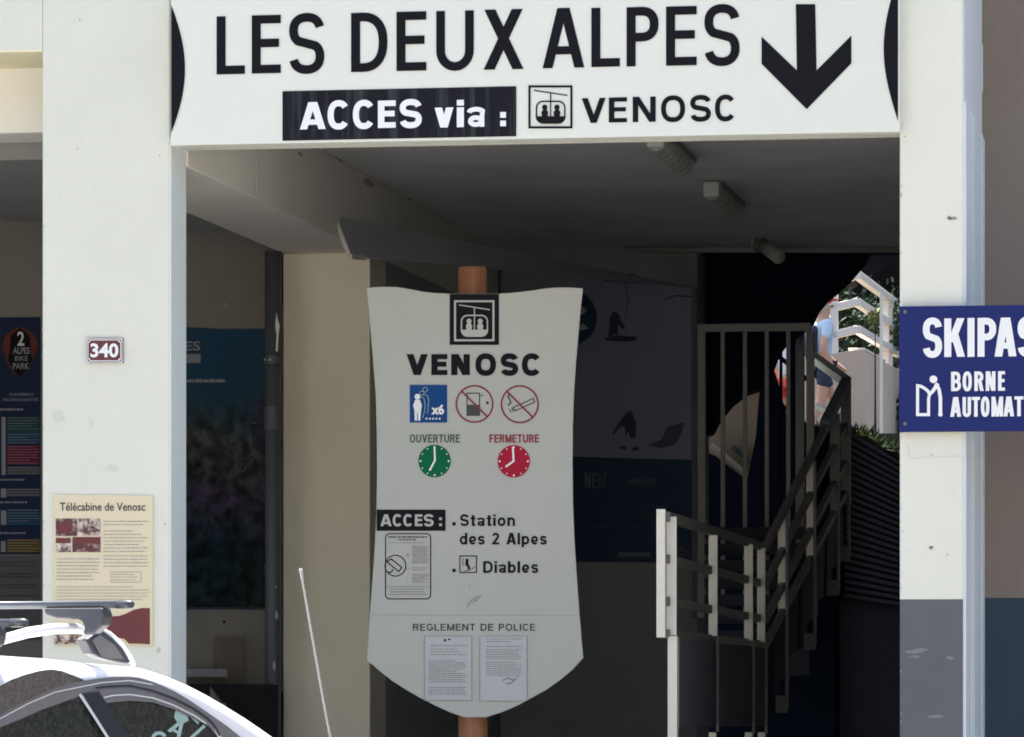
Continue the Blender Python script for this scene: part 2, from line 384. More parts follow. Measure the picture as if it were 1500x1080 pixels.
RELW = dict(A=.74, B=.68, C=.72, D=.72, E=.6, F=.56, G=.76, I=.2, K=.7, L=.55, M=.84, N=.72, O=.78, P=.64, R=.68, S=.64, T=.62, U=.7, V=.7, X=.68,
            a=.56, b=.6, d=.6, e=.58, n=.56, o=.6, p=.6, s=.54, t=.36, v=.58)
RELW['2'] = .56; RELW['6'] = .58
def glyph_any(I, ch, x0, x1, y0, y1, sv, sh):
    W_ = x1 - x0; H = y1 - y0; xm = (x0 + x1) / 2; xh = y1 - H * .73; h = y1 - xh; w_ = (sv + sh) / 2
    def ring(cx, cy, rx, ry, a0=0, a1=351, closed=True):
        n = 30; I.line([(cx + (rx - sv / 2) * math.cos(math.radians(a0 + (a1 - a0) * k / n)), cy - (ry - sh / 2) * math.sin(math.radians(a0 + (a1 - a0) * k / n))) for k in range(n + 1)], w_, closed)
    if ch == 'G':
        glyph(I, 'C', x0, x1, y0, y1, sv, sh); I.rect(x1 - sv, y0 + H * .52, x1, y1 - H * .14); I.rect(xm + W_ * .08, y0 + H * .50, x1, y0 + H * .50 + sh)
    elif ch == '2':
        pts = [(xm + (W_ / 2 - sv / 2) * math.cos(math.radians(a)), y0 + H * .29 - (H * .29 - sh / 2) * math.sin(math.radians(a))) for a in range(170, -50, -15)] + [(x0 + sv * .6, y1 - sh * .6)]
        I.line(pts, w_); I.rect(x0, y1 - sh, x1, y1)
    elif ch == '6':
        ring(xm, y1 - H * .32, W_ / 2, H * .32); I.line([(x0 + sv / 2, y1 - H * .32), (x0 + sv * .7, y0 + H * .3), (xm - W_ * .1, y0 + sh * .9), (xm + W_ * .2, y0 + sh / 2), (x1 - sv * .2, y0 + sh)], w_)
    elif ch == 'o': ring(xm, xh + h / 2, W_ / 2, h / 2)
    elif ch in 'bdp':
        ring(xm, xh + h / 2, W_ / 2, h / 2)
        if ch == 'b': I.rect(x0, y0, x0 + sv, y1)
        if ch == 'd': I.rect(x1 - sv, y0, x1, y1)
        if ch == 'p': I.rect(x0, xh, x0 + sv, y1 + H * .24)
    elif ch == 'e': ring(xm, xh + h / 2, W_ / 2, h / 2, 5, 318, False); I.rect(x0 + sv * .6, xh + h * .46, x1 - sv * .3, xh + h * .46 + sh * .85)
    elif ch == 'a':
        w0 = w_; w_ = min(w_, h * .235); sv = min(sv, W_ * .34); sh = w_
        ring(xm - W_ * .03, y1 - h * .29, W_ * .47, h * .29)
        r = W_ * .42
        I.line([(x0 + W_ * .1, xh + h * .28)] + [(xm - W_ * .02 - (r - sv * .1) * math.cos(math.radians(a)), xh + h * .27 - (h * .27 - sh / 2) * math.sin(math.radians(a))) for a in range(25, 165, 15)] + [(x1 - sv * .55, xh + h * .4), (x1 - sv * .55, y1)], w_)
    elif ch == 's': glyph(I, 'S', x0, x1, xh, y1, sv, sh * .9)
    elif ch == 'n':
        I.rect(x0, xh, x0 + sv, y1); r = W_ - sv
        I.line([(x0 + sv * .5, xh + h * .42)] + [(xm - r / 2 * math.cos(math.radians(a)), xh + h * .38 - (h * .38 - sh / 2) * math.sin(math.radians(a))) for a in range(20, 181, 16)] + [(x1 - sv / 2, y1)], w_)
    elif ch == 't':
        I.rect(x0 + W_ * .25, y0 + H * .06, x0 + W_ * .25 + sv, y1 - sh * .5); I.rect(x0, xh, x1, xh + sh * .9); I.line([(x0 + W_ * .25 + sv / 2, y1 - sh * 1.2), (x0 + W_ * .5, y1 - sh * .5), (x1, y1 - sh * .5)], sh)
    elif ch == 'i': I.rect(xm - sv / 2, xh, xm + sv / 2, y1); I.rect(xm - sv / 2, y0, xm + sv / 2, y0 + sh * 1.05)
    elif ch == 'l': I.rect(xm - sv / 2, y0, xm + sv / 2, y1)
    elif ch == 'v':
        wd = sv * 1.05; I.poly([(x0, xh), (x0 + wd, xh), (xm + wd / 2, y1), (xm - wd / 2, y1)]); I.poly([(x1 - wd, xh), (x1, xh), (xm + wd / 2, y1), (xm - wd / 2, y1)])
    else: glyph(I, ch, x0, x1, y0, y1, sv, sh)
def line_text(txt, W, box, mt, parent, wt=.17, off=.003, gap=.12, slope=0, name='lettering'):
    u0, v0, u1, v1 = box; H = v1 - v0
    ws = [.32 if c == ' ' else (wt * 1.0 if c in 'ilI' else RELW.get(c, .6)) for c in txt]
    tot = sum(ws) + gap * (len(txt) - 1); k = (u1 - u0) / tot; I = Ink(); u = u0
    for c, w_ in zip(txt, ws):
        if c != ' ': glyph_any(I, c, u, u + w_ * k, v0, v1, min(wt * k, wt * H * 1.15), wt * H * .88)
        u += (w_ + gap) * k
    I.shear(slope, u0); return I.build(name, W, mt, parent, off, step=.00008)
_font = {}
def text_polys(txt, bold):
    k = (txt, bold)
    if k in _font: return _font[k]
    c = bpy.data.curves.new('t', 'FONT'); c.body = txt; c.size = 1; c.offset = bold; c.resolution_u = 3
    o = bpy.data.objects.new('t', c); COL.objects.link(o)
    dg = bpy.context.evaluated_depsgraph_get(); me = bpy.data.meshes.new_from_object(o.evaluated_get(dg))
    vs = [(v.co.x, v.co.y) for v in me.vertices]; fs = [tuple(p.vertices) for p in me.polygons]
    bpy.data.objects.remove(o); bpy.data.curves.remove(c); bpy.data.meshes.remove(me)
    xs = [a for a, b in vs]; ys = [b for a, b in vs]
    _font[k] = (vs, fs, min(xs), max(xs), min(ys), max(ys)); return _font[k]
def text(txt, W, box, mt, parent, bold=0, off=.004, name='lettering', slope=0, rotc=None):
    vs, fs, xa, xb, ya, yb = text_polys(txt, bold)
    u0, v0, u1, v1 = box; out = []
    for a, b in vs:
        u = u0 + (a - xa) / (xb - xa) * (u1 - u0); v = v1 - (b - ya) / (yb - ya) * (v1 - v0)
        out.append(W(u, v + slope * (u - u0), off))
    return obj(name, out, fs, mt, parent, fix=False)

def gondola(W, box, mt, parent, off=.004):          # cable-car pictogram in an outlined square
    u0, v0, u1, v1 = box; w_ = u1 - u0; h_ = v1 - v0; P = lambda a, b: (u0 + a * w_, v0 + b * h_)
    I = Ink(); lw = w_ * .045
    I.line([P(.02, .02), P(.98, .02), P(.98, .98), P(.02, .98)], lw * 1.1, True)
    I.line([P(.12, .11), P(.89, .23)], lw * .6); I.line([P(.505, .17), P(.505, .75)], lw * .6)
    a, b, c, d, r = .18, .37, .83, .88, .15
    rr = []
    for cx, cy, t0 in ((c - r, b + r, 90), (a + r, b + r, 180), (a + r, d - r, 270), (c - r, d - r, 360)):
        for k in range(6):
            t = math.radians(t0 - 0 + 90 * k / 5); rr.append(P(cx + r * math.cos(t), cy - r * math.sin(t)))
    rr2 = []
    for cx, cy, t0 in ((c - r, b + r, 0), (a + r, b + r, 90), (a + r, d - r, 180), (c - r, d - r, 270)):
        for k in range(6):
            t = math.radians(t0 + 90 * k / 5); rr2.append(P(cx + r * math.cos(t), cy - r * math.sin(t)))
    I.line(rr2, lw * .75, True)
    bot = [P(a, .72), P(c, .72)] + [P(c - r + r * math.cos(math.radians(-90 * k / 5)), d - r - r * math.sin(math.radians(-90 * k / 5))) for k in range(6)] + [P(a + r + r * math.cos(math.radians(-90 - 90 * k / 5)), d - r - r * math.sin(math.radians(-90 - 90 * k / 5))) for k in range(6)]
    I.poly(bot)
    for x in (.37, .65):
        I.disc(*P(x, .51), w_ * .062); I.poly([P(x - .03, .55), P(x + .03, .55), P(x + .08, .62), P(x + .06, .74), P(x - .06, .74), P(x - .08, .62)])
    return I.build('cable_car_pictogram', W, mt, parent, off)
def scribble(W, u0, u1, vs_, mt, parent, h=1.4, name='printed_text', off=.004, seed=1, word=(3, 9)):
    I = Ink(); rg = random.Random(seed)
    for v in vs_:
        u = u0
        end = u1 - rg.random() ** 3 * (u1 - u0) * .35
        while u < end - 1:
            l = rg.uniform(*word); I.rect(u, v - h / 2 * rg.uniform(.7, 1), min(u + l, end), v + h / 2); u += l + rg.uniform(.6, 1.4)
    return I.build(name, W, mt, parent, off, kind='stuff')
def blob(W, u, v, ru, rv, mt, parent, name, seed=0, off=.0015, n=14):
    rg = random.Random(seed)
    pts = [(u + ru * math.cos(2 * math.pi * k / n) * rg.uniform(.5, 1.1), v + rv * math.sin(2 * math.pi * k / n) * rg.uniform(.5, 1.1)) for k in range(n)]
    return Ink().poly(pts).build(name, W, mt, parent, off)

# ------------------------------------------------------------------ setting: ground
def slab(name, x0, x1, y0, y1, z0, z1, m):
    o = MB().box(x0, x1, y0, y1, z0, z1).build(name, m); o['kind'] = 'structure'; return o
slab('road', -120, 120, -90, -2.2, -.3, 0, M['asphalt'])
slab('pavement', -120, 120, -2.0, 0, -.3, .12, M['pave'])
slab('kerb', -120, 120, -2.2, -2.0, -.3, .13, M['kerb'])
slab('passage_floor', -9, 14, 0, 12, -.3, .115, M['floor'])
TZ = 3.02
slab('terrace', -12, XU(1242, 12) - .06, 12.05, 60, -.3, TZ, M['soil'])
slab('ground', -120, 120, 12.2, 160, -.35, -.02, M['soil'])

oh = thing('added_opposite_house', 'long pale rendered house added behind the camera to bounce warm light', 'house', (0, -38, 0))  # unseen house row added for warm bounce onto the facade
MB().box(-45, 45, -50, -38, 0, 9.5).build('wall', M['opposite'], oh)
MB().prism([(-46, -37.4, 9.5), (-46, -50.6, 9.5), (-46, -44, 13)], [(46, -37.4, 9.5), (46, -50.6, 9.5), (46, -44, 13)]).build('roof', M['bark'], oh)
win0 = MB().box(-.6, .6, -38.0, -37.96, -.75, .75).build('window', M['car_dark'], oh)
for i in range(13):
    for zz0 in (1.9, 4.7, 7.5):
        c = win0.copy() if (i or zz0 > 2) else win0
        if c is not win0: COL.objects.link(c); c.parent = oh
        c.location = (-42 + 7 * i, 0, zz0)
# ------------------------------------------------------------------ building
B = thing('building', 'white rendered building with a covered passage behind square columns', 'building')
ZT = 5.9
xL0, xL1, xR0, xR1 = XU(62, 0), XU(250, 0), XU(1318, 0), XU(1412, 0)
Wf = vplane((0, 0), (1, 0))
def part(name, m, *b, **k):
    return MB().box(*b).build(name, m, B, **k)
part('column', M['render'], xL0, xL1 - .004, 0, .27, .12, ZT, bevel=.006, label='broad white column carrying the house number')
part('column_reveal', M['reveal'], xL1 - .004, xL1, .006, .27, .12, ZV(260, 205, .1))
part('column', M['render_low'], xR0, xR1 - .004, 0, 1.37, .12, ZT, bevel=.006, label='white column with grey painted base')
part('side_strip', M['strip'], xR1 - .004, xR1 + .001, .01, 1.20, ZV(1412, 148, 0), ZT)
part('side_strip', M['strip'], xR1 - .004, xR1 + .008, .006, 1.368, .12, ZV(1412, 148, 0))
for k in (.35, .5, 1.1): part('strip_groove', M['strip'], xR1 + .008, xR1 + .013, k, k + .02, .12, ZV(1412, 148, 0))
part('recessed_wall', M['taupe'], xR1 - .2, 16, 1.37, 1.6, .12, ZT, label='taupe wall with slate blue base')
zrec = ZV(30, 76, 0); zrb = ZV(30, 195, .5)
part('wall', M['render'], -14, xL0, 0, .5, zrec + .006, ZT)
part('soffit', M['cream_soffit'], -14, xL0 - .001, .002, .5, zrec, zrec + .006)
part('recessed_beam', M['cream'], -14, xL0 + .3, .5, .85, zrb, ZT, bevel=.01)
part('column', M['render'], -6.4, -5.6, 0, .27, .12, zrec, bevel=.006, label='white column outside the frame')
zban = ZV(700, 205, 0) + .0
part('lintel', M['render'], xL1, xR0, .02, .27, zban + .01, ZT)
ZC = 3.89
xb0_ = XU(415, 4.18)
part('ceiling', M['ceiling'], xb0_, xR1, .272, 8.6, ZC + .001, ZC + .2)
part('ceiling', M['ceiling'], xR1, 15.9, 1.61, 8.6, ZC + .001, ZC + .2, label='ceiling beyond the right column')
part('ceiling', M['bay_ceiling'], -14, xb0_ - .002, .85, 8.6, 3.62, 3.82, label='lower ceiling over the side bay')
# beam running into the passage
zb = G(275, 245, .27).z
xb1 = XU(542, 4.18); xb0 = XU(415, 4.18)
part('beam', M['beam'], xb0, xb1, .27, 8.1, zb, ZC, bevel=.006)
part('beam_joint', M['bulk_edge'], xb1, xb1 + .0015, .27 + 1.3, .27 + 1.308, zb, ZC)
part('beam_joint', M['bulk_edge'], xb0, xb1, 2.1, 2.112, zb - .0015, zb)
part('column', M['beige'], xb0, xb1, 4.18, 4.6, .115, zb, bevel=.005, label='beige inner column')
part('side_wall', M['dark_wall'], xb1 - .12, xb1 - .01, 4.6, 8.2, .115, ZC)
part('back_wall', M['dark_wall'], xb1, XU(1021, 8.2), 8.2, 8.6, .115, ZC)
# angled wall of the side bay
pA = G(-60, 960, 3.2); pB = G(400, 960, 4.4); dv = (pB - pA).normalized()
qA = pA - dv * 6; qB = pB + dv * .05; Ww = vplane(pA, pB)
nn = Vector((dv.y, -dv.x, 0)); nn = nn if nn.y < 0 else -nn
MB().prism([Vector((qA.x, qA.y, .115)), Vector((qB.x, qB.y, .115)), Vector((qB.x, qB.y, 3.62)), Vector((qA.x, qA.y, 3.62))],
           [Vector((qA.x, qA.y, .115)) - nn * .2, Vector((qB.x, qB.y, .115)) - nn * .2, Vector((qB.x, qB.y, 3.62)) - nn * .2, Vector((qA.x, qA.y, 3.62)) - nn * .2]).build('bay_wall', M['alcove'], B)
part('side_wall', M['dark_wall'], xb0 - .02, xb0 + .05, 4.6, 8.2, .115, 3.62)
part('end_wall', M['render'], -14.2, -14, 0, 8.6, .115, ZT)
part('end_wall', M['render'], 16, 16.2, 1.37, 8.6, .115, ZT)
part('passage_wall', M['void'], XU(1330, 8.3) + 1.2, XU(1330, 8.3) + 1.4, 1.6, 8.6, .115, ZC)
part('roof', M['render'], -13.9, xR1, .52, 8.6, ZT - .25, ZT - .02)
part('roof', M['render'], xR1, 15.9, 1.61, 8.6, ZT - .25, ZT - .02)
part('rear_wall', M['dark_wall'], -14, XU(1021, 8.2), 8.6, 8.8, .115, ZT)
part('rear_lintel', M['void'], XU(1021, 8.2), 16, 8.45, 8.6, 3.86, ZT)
# dark soffit mass with the slanting edge, seen at the back of the passage
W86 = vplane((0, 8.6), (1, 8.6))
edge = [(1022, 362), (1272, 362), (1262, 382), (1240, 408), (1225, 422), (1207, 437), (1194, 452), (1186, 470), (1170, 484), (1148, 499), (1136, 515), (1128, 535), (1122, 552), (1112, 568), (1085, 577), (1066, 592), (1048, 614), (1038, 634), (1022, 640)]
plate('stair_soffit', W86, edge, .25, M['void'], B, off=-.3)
# ledge in the side bay
MB().bar(Ww(180, 1046, .22), Ww(352, 1046, .22), .3, .30).build('ledge', M['ledge'], B)
MB().bar(Ww(352, 1062, .15), Ww(385, 1062, .15), .1, .33).build('ledge', M['ledge'], B)
MB().bar(G(300, 1008, 3.75), G(352, 1085, 3.75), .03, .06).build('diagonal_board', M['board_brown'], B)
MB().bar(G(306, 1033, 3.7), G(330, 1035, 3.7), .03, .03).build('small_block', M['white_flake'], B)
# hanging dark panel under the ceiling
A_, B_, C_ = G(492, 317, 3.4), G(514, 374, 3.4), G(1018, 421, 8.1)
D_ = G(990, 415, 8.1)
th = Vector((0, .12, 0))
MB().prism([A_, B_, C_, D_], [A_ + th, B_ + th, C_ + th * .3, D_ + th * .3]).build('hanging_panel', M['bulk'], B)
MB().bar(A_ + Vector((-.006, -.01, 0)), B_ + Vector((-.006, -.01, 0)), .03, .02).build('panel_edge', M['bulk_edge'], B)
e2 = B_ + (C_ - B_) * .035
MB().bar(B_ + Vector((0, -.012, -.008)), e2 + Vector((0, -.012, -.008)), .02, .022).build('panel_edge', M['bulk_edge'], B)
# pipe along the back
MB().tube([G(915, 366, 8.0), G(1340, 366, 8.0)], .018).build('conduit', M['gate'], B, smooth=True)
part('stair_canopy', M['dark_wall'], -6, xR1 + 4, 8.605, 13.4, 4.30, 4.5)
part('passage_wall', M['void'], XU(1330, 13.4) + .8, XU(1330, 13.4) + 1.0, 8.605, 13.39, .115, 4.3)  # unseen side wall added to keep sky light off the slats
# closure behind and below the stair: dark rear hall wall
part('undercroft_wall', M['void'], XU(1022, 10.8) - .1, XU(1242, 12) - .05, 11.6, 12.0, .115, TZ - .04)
# chips, holes and stains on the columns
for i, (u, v) in enumerate([(117, 29), (113, 219), (234, 228), (1326, 200), (1365, 667), (242, 768)]):
    blob(Wf, u, v, 1.6, 1.4, M['hole'], B, 'screw_hole', i)
for i, (u, v, a, b, m_) in enumerate([(1337, 955, 16, 3, 'flake_dk'), (1392, 964, 7, 3.5, 'flake_dk'), (1364, 802, 3, 2, 'flake2'), (1322, 778, 3, 1.5, 'flake2'), (1350, 952, 12, 2.5, 'flake_dk'), (1340, 962, 9, 2, 'flake_dk'), (1372, 1050, 14, 3, 'flake_dk'), (1396, 320, 7, 3.2, 'hole'),
                                   (85, 610, 14, 12, 'flake'), (164, 686, 12, 6, 'flake'), (134, 621, 5, 6, 'flake'), (1364, 803, 4, 4, 'flake2'), (1388, 812, 3, 3, 'flake2'), (232, 953, 4, 5, 'flake2'), (1390, 320, 4, 4, 'hole')]):
    blob(Wf, u, v, a, b, M[m_], B, 'paint_chip', i + 20)
Ink().line([(1330, 650), (1332, 671), (1410, 668)], 1.0).build('render_crack', Wf, M['flake'], B, .0015)


# ---- stains, chips
for i, (u, v, a, b) in enumerate([(541, 268, 16, 7), (556, 258, 8, 4), (440, 226, 7, 4), (601, 292, 7, 3), (497, 232, 14, 4)]):
    k_ = xb1 + .002; d_ = ray(u, v); t_ = (k_ - CAM.x) / d_.x; p_ = CAM + d_ * t_
    g_ = random.Random(i); pts_ = [p_ + Vector((0, a / 300 * 3 * math.cos(2 * math.pi * j / 14) * g_.uniform(.5, 1.1), b / 300 * math.sin(2 * math.pi * j / 14) * g_.uniform(.5, 1.1))) for j in range(14)]
    obj('damp_stain', pts_, [tuple(range(14))], M['stain'], B, fix=False)
g_ = random.Random(11)
for i in range(16):
    v = g_.uniform(210, 1060); blob(Wf, 1319.5 + g_.uniform(0, 1), v, g_.uniform(.8, 2.0), g_.uniform(1.5, 5), M['flake2'] if v < 870 else M['flake_dk'], B, 'edge_chip', i + 60)
for i in range(14):
    blob(Wf, 62.8 + g_.uniform(0, 1.2), g_.uniform(210, 900), g_.uniform(.8, 1.8), g_.uniform(1.5, 5), M['flake2'], B, 'edge_chip', i + 90)

# ------------------------------------------------------------------ banner sign
bn = thing('overhead_sign', 'wide white overhead sign reading LES DEUX ALPES with a black down arrow', 'sign', (XU(784, 0), -.05, zban))
fr = [G(250, 213, -.05), G(1318, 193.5, -.05), G(1318, -60, -.05), G(250, -60, -.05)]
zlo = (fr[0].z + fr[1].z) / 2
MB().box(fr[0].x, fr[1].x, -.05, .018, zlo, fr[2].z).build('board', M['board'], bn, bevel=.003)
Wb = vplane((0, -.05), (1, -.05))
sl_ = -.0225
def word(W, mt, parent, letters, sv, sh, off=.003, slope=0, name='lettering'):
    for ch, a, b, t, bo in letters:
        I = Ink(); glyph(I, ch, a, b, t, bo, sv, sh); I.shear(slope, (a + b) / 2)
        I.build(name, W, mt, parent, off)
word(Wb, M['ink'], bn, [('L', 317.5, 359, 24, 109), ('E', 369, 411.6, 22.5, 107.7), ('S', 423.5, 475.5, 19.5, 108.5), ('D', 514.5, 568, 18.8, 105.4), ('E', 581, 624.7, 17.3, 104),
     ('U', 639, 694.4, 16, 104), ('X', 708.5, 767, 14, 102), ('A', 795, 856, 12, 99.8), ('L', 866.4, 908.2, 11.5, 98.2), ('P', 918, 965, 10.6, 97.3), ('E', 975.8, 1020.7, 9.5, 96.2), ('S', 1031.7, 1083.8, 6.5, 97)], 13.2, 12.4, slope=sl_)
Ink().poly([(414, 134), (756.5, 126.6), (756.5, 199.9), (414, 206.6)]).build('black_band', Wb, M['ink_streak'], bn, .003)
word(Wb, M['ink_wh'], bn, [('A', 439.7, 477.5, 150, 189.8), ('C', 480, 513, 147.5, 190), ('C', 517, 550, 147, 189.3), ('E', 554, 580, 147.7, 187.8), ('S', 585.5, 618.6, 145.8, 188)], 9.6, 8.2, off=.006, slope=-.0215)
line_text('via', Wb, (637, 147.5, 711.5, 187.5), M['ink_wh'], bn, wt=.225, gap=.10, off=.006, slope=-.02)
Ink().rect(733, 164.5, 741.5, 173).rect(733, 177, 741.5, 185.3).build('lettering', Wb, M['ink_wh'], bn, .006)
word(Wb, M['ink'], bn, [('V', 852.3, 887.3, 144, 180.3), ('E', 892, 918.5, 143, 179.6), ('N', 927, 960.6, 142, 179), ('O', 968, 1004, 140.5, 178.8), ('S', 1010.8, 1042, 139.8, 178.2), ('C', 1047, 1078.5, 139.3, 177.8)], 8.0, 6.2, slope=-.02)
gondola(Wb, (774.5, 125.8, 838.5, 188.2), M['ink'], bn)
zz = lambda L_: [(760 + a / 2.6316, b / 2.6316) for a, b in L_]
Ink().poly(zz([(1068, 17), (1143, 17), (1148, 272), (1110, 422), (1072, 272)])).poly(zz([(1148, 272), (1282, 138), (1282, 245), (1110, 422)])).poly(zz([(1072, 272), (1110, 422), (936, 247), (936, 142)])).build('arrow', Wb, M['ink'], bn, .003, step=0)
def crescent(pts, u_edge):
    Ink().poly(pts).build('black_crescent', Wb, M['ink'], bn, .003)
crescent([(251, 8)] + [(250 + 20.5 * math.sin(math.pi * k / 20) ** .9 + .8, 8 + 187 * k / 20) for k in range(1, 20)] + [(251, 195)], 0)
crescent([(1315.5, -35)] + [(1315.5 - 21 * math.sin(math.pi * k / 20), -35 + 213 * k / 20) for k in range(1, 20)] + [(1315.5, 178)], 0)

# ------------------------------------------------------------------ house number, information panel
hn = thing('house_number_plate', 'small maroon enamel house number plate reading 340', 'number plate', G(154, 532, -.012))
plate('plate', Wf, rect(127, 495.5, 181, 531.8), .010, M['maroon'], hn, bevel=.002)
W1 = Wf
Ink().line([(134, 498.5), (174, 498.5), (178, 502.5), (178, 525), (174, 529), (134, 529), (130, 525), (130, 502.5)], 1.1, True).line([(128, 496.5), (180, 496.5), (180, 531), (128, 531)], .8, True).ring(131, 499.5, 2.2, .8).ring(177, 499.5, 2.2, .8).ring(131, 528, 2.2, .8).ring(177, 528, 2.2, .8).build('border', W1, M['ink_wh'], hn, .012)
text('340', W1, (133.5, 503.3, 174.5, 524.2), M['ink_wh'], hn, bold=.03, off=.012)

ip = thing('information_panel', 'cream information panel titled Télécabine de Venosc with sepia pictures', 'information panel', G(152, 946, -.01))
plate('panel', Wf, [(79, 724.5), (225, 726), (224.5, 946), (79, 946)], .010, M['panel_cream'], ip, bevel=.002)
text('Télécabine de Venosc', Wf, (88.6, 736.5, 213.8, 748.8), M['ink_dk'], ip, bold=.012, off=.012)
Ph = [(82.7, 759.8, 114, 785.5), (115, 759.8, 148.4, 784.5), (82.7, 788, 105, 809), (107, 787, 148.4, 809)]
for i, r_ in enumerate(Ph): Ink().rect(*r_).build('picture', Wf, M['sepia2' if i in (0, 3) else 'sepia'], ip, .012)
Ink().disc(97, 773, 11, ry=9).build('picture_detail', Wf, M['brick_red'], ip, .0132)
Ink().rect(83, 788.5, 104.5, 796).rect(108, 788, 148, 796.5).build('picture_detail', Wf, M['brick_red'], ip, .0132)
scribble(Wf, 153, 219, [764, 769] + [778 + 5 * k for k in range(7)] + [814.5 + 5 * k for k in range(4)], M['ink_gr'], ip, 1.1, off=.012, seed=3)
scribble(Wf, 84, 147, [819 + 5 * k for k in range(7)], M['ink_gr'], ip, 1.1, off=.012, seed=4)
Ink().line(rect(163.5, 838, 207.5, 853), .7, True).build('text_frame', Wf, M['ink_gr'], ip, .012)
scribble(Wf, 166, 203, [841.5, 845.5, 849.5], M['ink_gr'], ip, .9, off=.012, seed=5)
scribble(Wf, 84, 220, [860, 864.5, 869, 873.5, 878], M['ink_gr'], ip, .8, off=.012, seed=6, word=(12, 60))
Ink().poly([(158, 908), (165, 903), (176, 902.5), (186, 899), (197, 893.5), (209, 891), (220.5, 891), (220.5, 944), (200, 943), (190, 943), (183, 936), (172, 934), (158, 925)]).build('mountain_picture', Wf, M['brick_red'], ip, .012)
Ink().rect(80.5, 930, 121, 944).build('picture', Wf, M['sepia'], ip, .012)

# ------------------------------------------------------------------ blue ski pass sign
sk = thing('blue_sign', 'navy blue sign reading SKIPASS BORNE AUTOMATIQUE fixed across the right column', 'sign', G(1500, 633, -.06))
Ws = vplane((0, -.04), (1, -.04))
p0, p1 = G(1317, 449, -.04), G(1317, 633, -.04)
MB().box(p0.x, G(1680, 500, -.04).x, -.04, -.015, p1.z, p0.z).build('board', M['skiblue'], sk, bevel=.003)
MB().box(p0.x + .05, p0.x + .09, -.015, 0, p1.z + .03, p0.z - .03).build('bracket', M['rim'], sk)
MB().box(G(1650, 500, -.04).x, G(1662, 500, -.04).x, -.015, 1.37, p1.z + .03, p0.z - .03).build('bracket', M['rim'], sk)
word(Ws, M['ink_wh'], sk, [('S', 1351.7, 1380.2, 465.5, 524.3), ('K', 1383.3, 1413.5, 466.5, 523), ('I', 1417.3, 1427.6, 466, 523), ('P', 1432, 1459.5, 465.8, 522.7), ('A', 1457, 1489, 465.5, 522.4), ('S', 1490.6, 1519, 464, 523), ('S', 1522, 1550, 463, 522)], 10.2, 9.6, slope=-.015)
word(Ws, M['ink_wh'], sk, [('B', 1393.3, 1407.8, 544.8, 573.2), ('O', 1410, 1423.8, 544.4, 573.4), ('R', 1427.3, 1441, 544.4, 573), ('N', 1444, 1458.3, 544.2, 572.8), ('E', 1462, 1472.2, 544, 572.6)], 5.2, 4.7, slope=-.008)
word(Ws, M['ink_wh'], sk, [('A', 1392, 1408, 581.8, 610.8), ('U', 1410, 1422.6, 581.8, 611), ('T', 1423.4, 1435.6, 581.6, 610.6), ('O', 1436.7, 1449.6, 581.2, 610.8), ('M', 1452.4, 1469.5, 581.2, 610.4), ('A', 1470, 1485.6, 581, 610.2), ('T', 1486, 1499.4, 580.8, 610),
      ('I', 1502.5, 1507.7, 580.8, 610), ('Q', 1511, 1524.5, 580.4, 610.2), ('U', 1528, 1541, 580.4, 610), ('E', 1545, 1555, 580.2, 609.8)], 5.2, 4.7, slope=-.008)
z5 = lambda L_: [(1290 + a / 4.909, 430 + b / 4.909) for a, b in L_]
Ink().line(z5([(266, 872), (266, 664), (290, 668), (315, 682), (338, 700), (352, 722), (345, 760), (345, 872)]), 4.4, True).line(z5([(350, 728), (378, 700), (402, 662), (420, 690), (430, 750), (430, 872)]), 5.2).disc(1290 + 380 / 4.909, 430 + 618 / 4.909, 5.6).disc(1290 + 430 / 4.909, 430 + 870 / 4.909, 3.3).disc(1290 + 404 / 4.909, 430 + 662 / 4.909, 3.6).build('terminal_user_pictogram', Ws, M['ink_wh'], sk, .003)
for u, v in ((1326, 457), (1326, 621)):
    MB().tube([Ws(u, v, 0), Ws(u, v, .006)], .008, 8).build('bolt', M['car_alu'], sk)

# ------------------------------------------------------------------ pylon sign
pd = 18.97
py = thing('pylon_sign', 'tall shield-shaped white notice board reading VENOSC on a varnished log', 'sign', R(695, 1400, pd) * 1, TH)
py.location.z = .115
Wp = vplane(R(600, 960, pd), R(800, 960, pd))
out = [(537, 423), (545, 421.5), (560, 420.7), (580, 420.9), (600, 424), (620, 428), (640, 430), (660, 430.8), (695, 431), (730, 430.8), (750, 429.5), (777, 426.5), (800, 423), (813, 421.8), (835, 421.8), (854, 423),
       (850.5, 455), (847.5, 490), (844, 530), (841, 575), (839.2, 625), (838.8, 680), (839.5, 740), (841.5, 790), (845, 845), (849, 900), (854.5, 964),
       (838, 982), (820, 997), (800, 1011), (780, 1022), (758, 1034), (737, 1043), (712, 1051), (680, 1051), (660, 1044), (640, 1035), (618, 1024), (597, 1012), (575, 998), (556, 983), (537.5, 967),
       (540.5, 920), (544.5, 865), (548.5, 810), (551.5, 750), (552.5, 690), (552, 640), (550.5, 580), (546, 520), (541.5, 470)]
bd = plate('board', Wp, out, .022, M['board2'], py, off=0, bevel=.003)
O_ = .025
MB().tube([R(693, 1420, pd + .12), R(693, 1051, pd + .12), R(692, 392, pd + .12)], [.066, .064, .062], 24).build('log_post', M['log'], py, smooth=True)
for v in (520, 960): MB().bar(R(680, v, pd + .03), R(706, v, pd + .03), .05, .04).build('clamp', M['rim'], py)
Ink().rect(658.8, 431.6, 731, 506).build('black_square', Wp, M['ink'], py, O_)
gondola(Wp, (665.5, 441, 724, 500.5), M['board2'], py, O_ + .003)
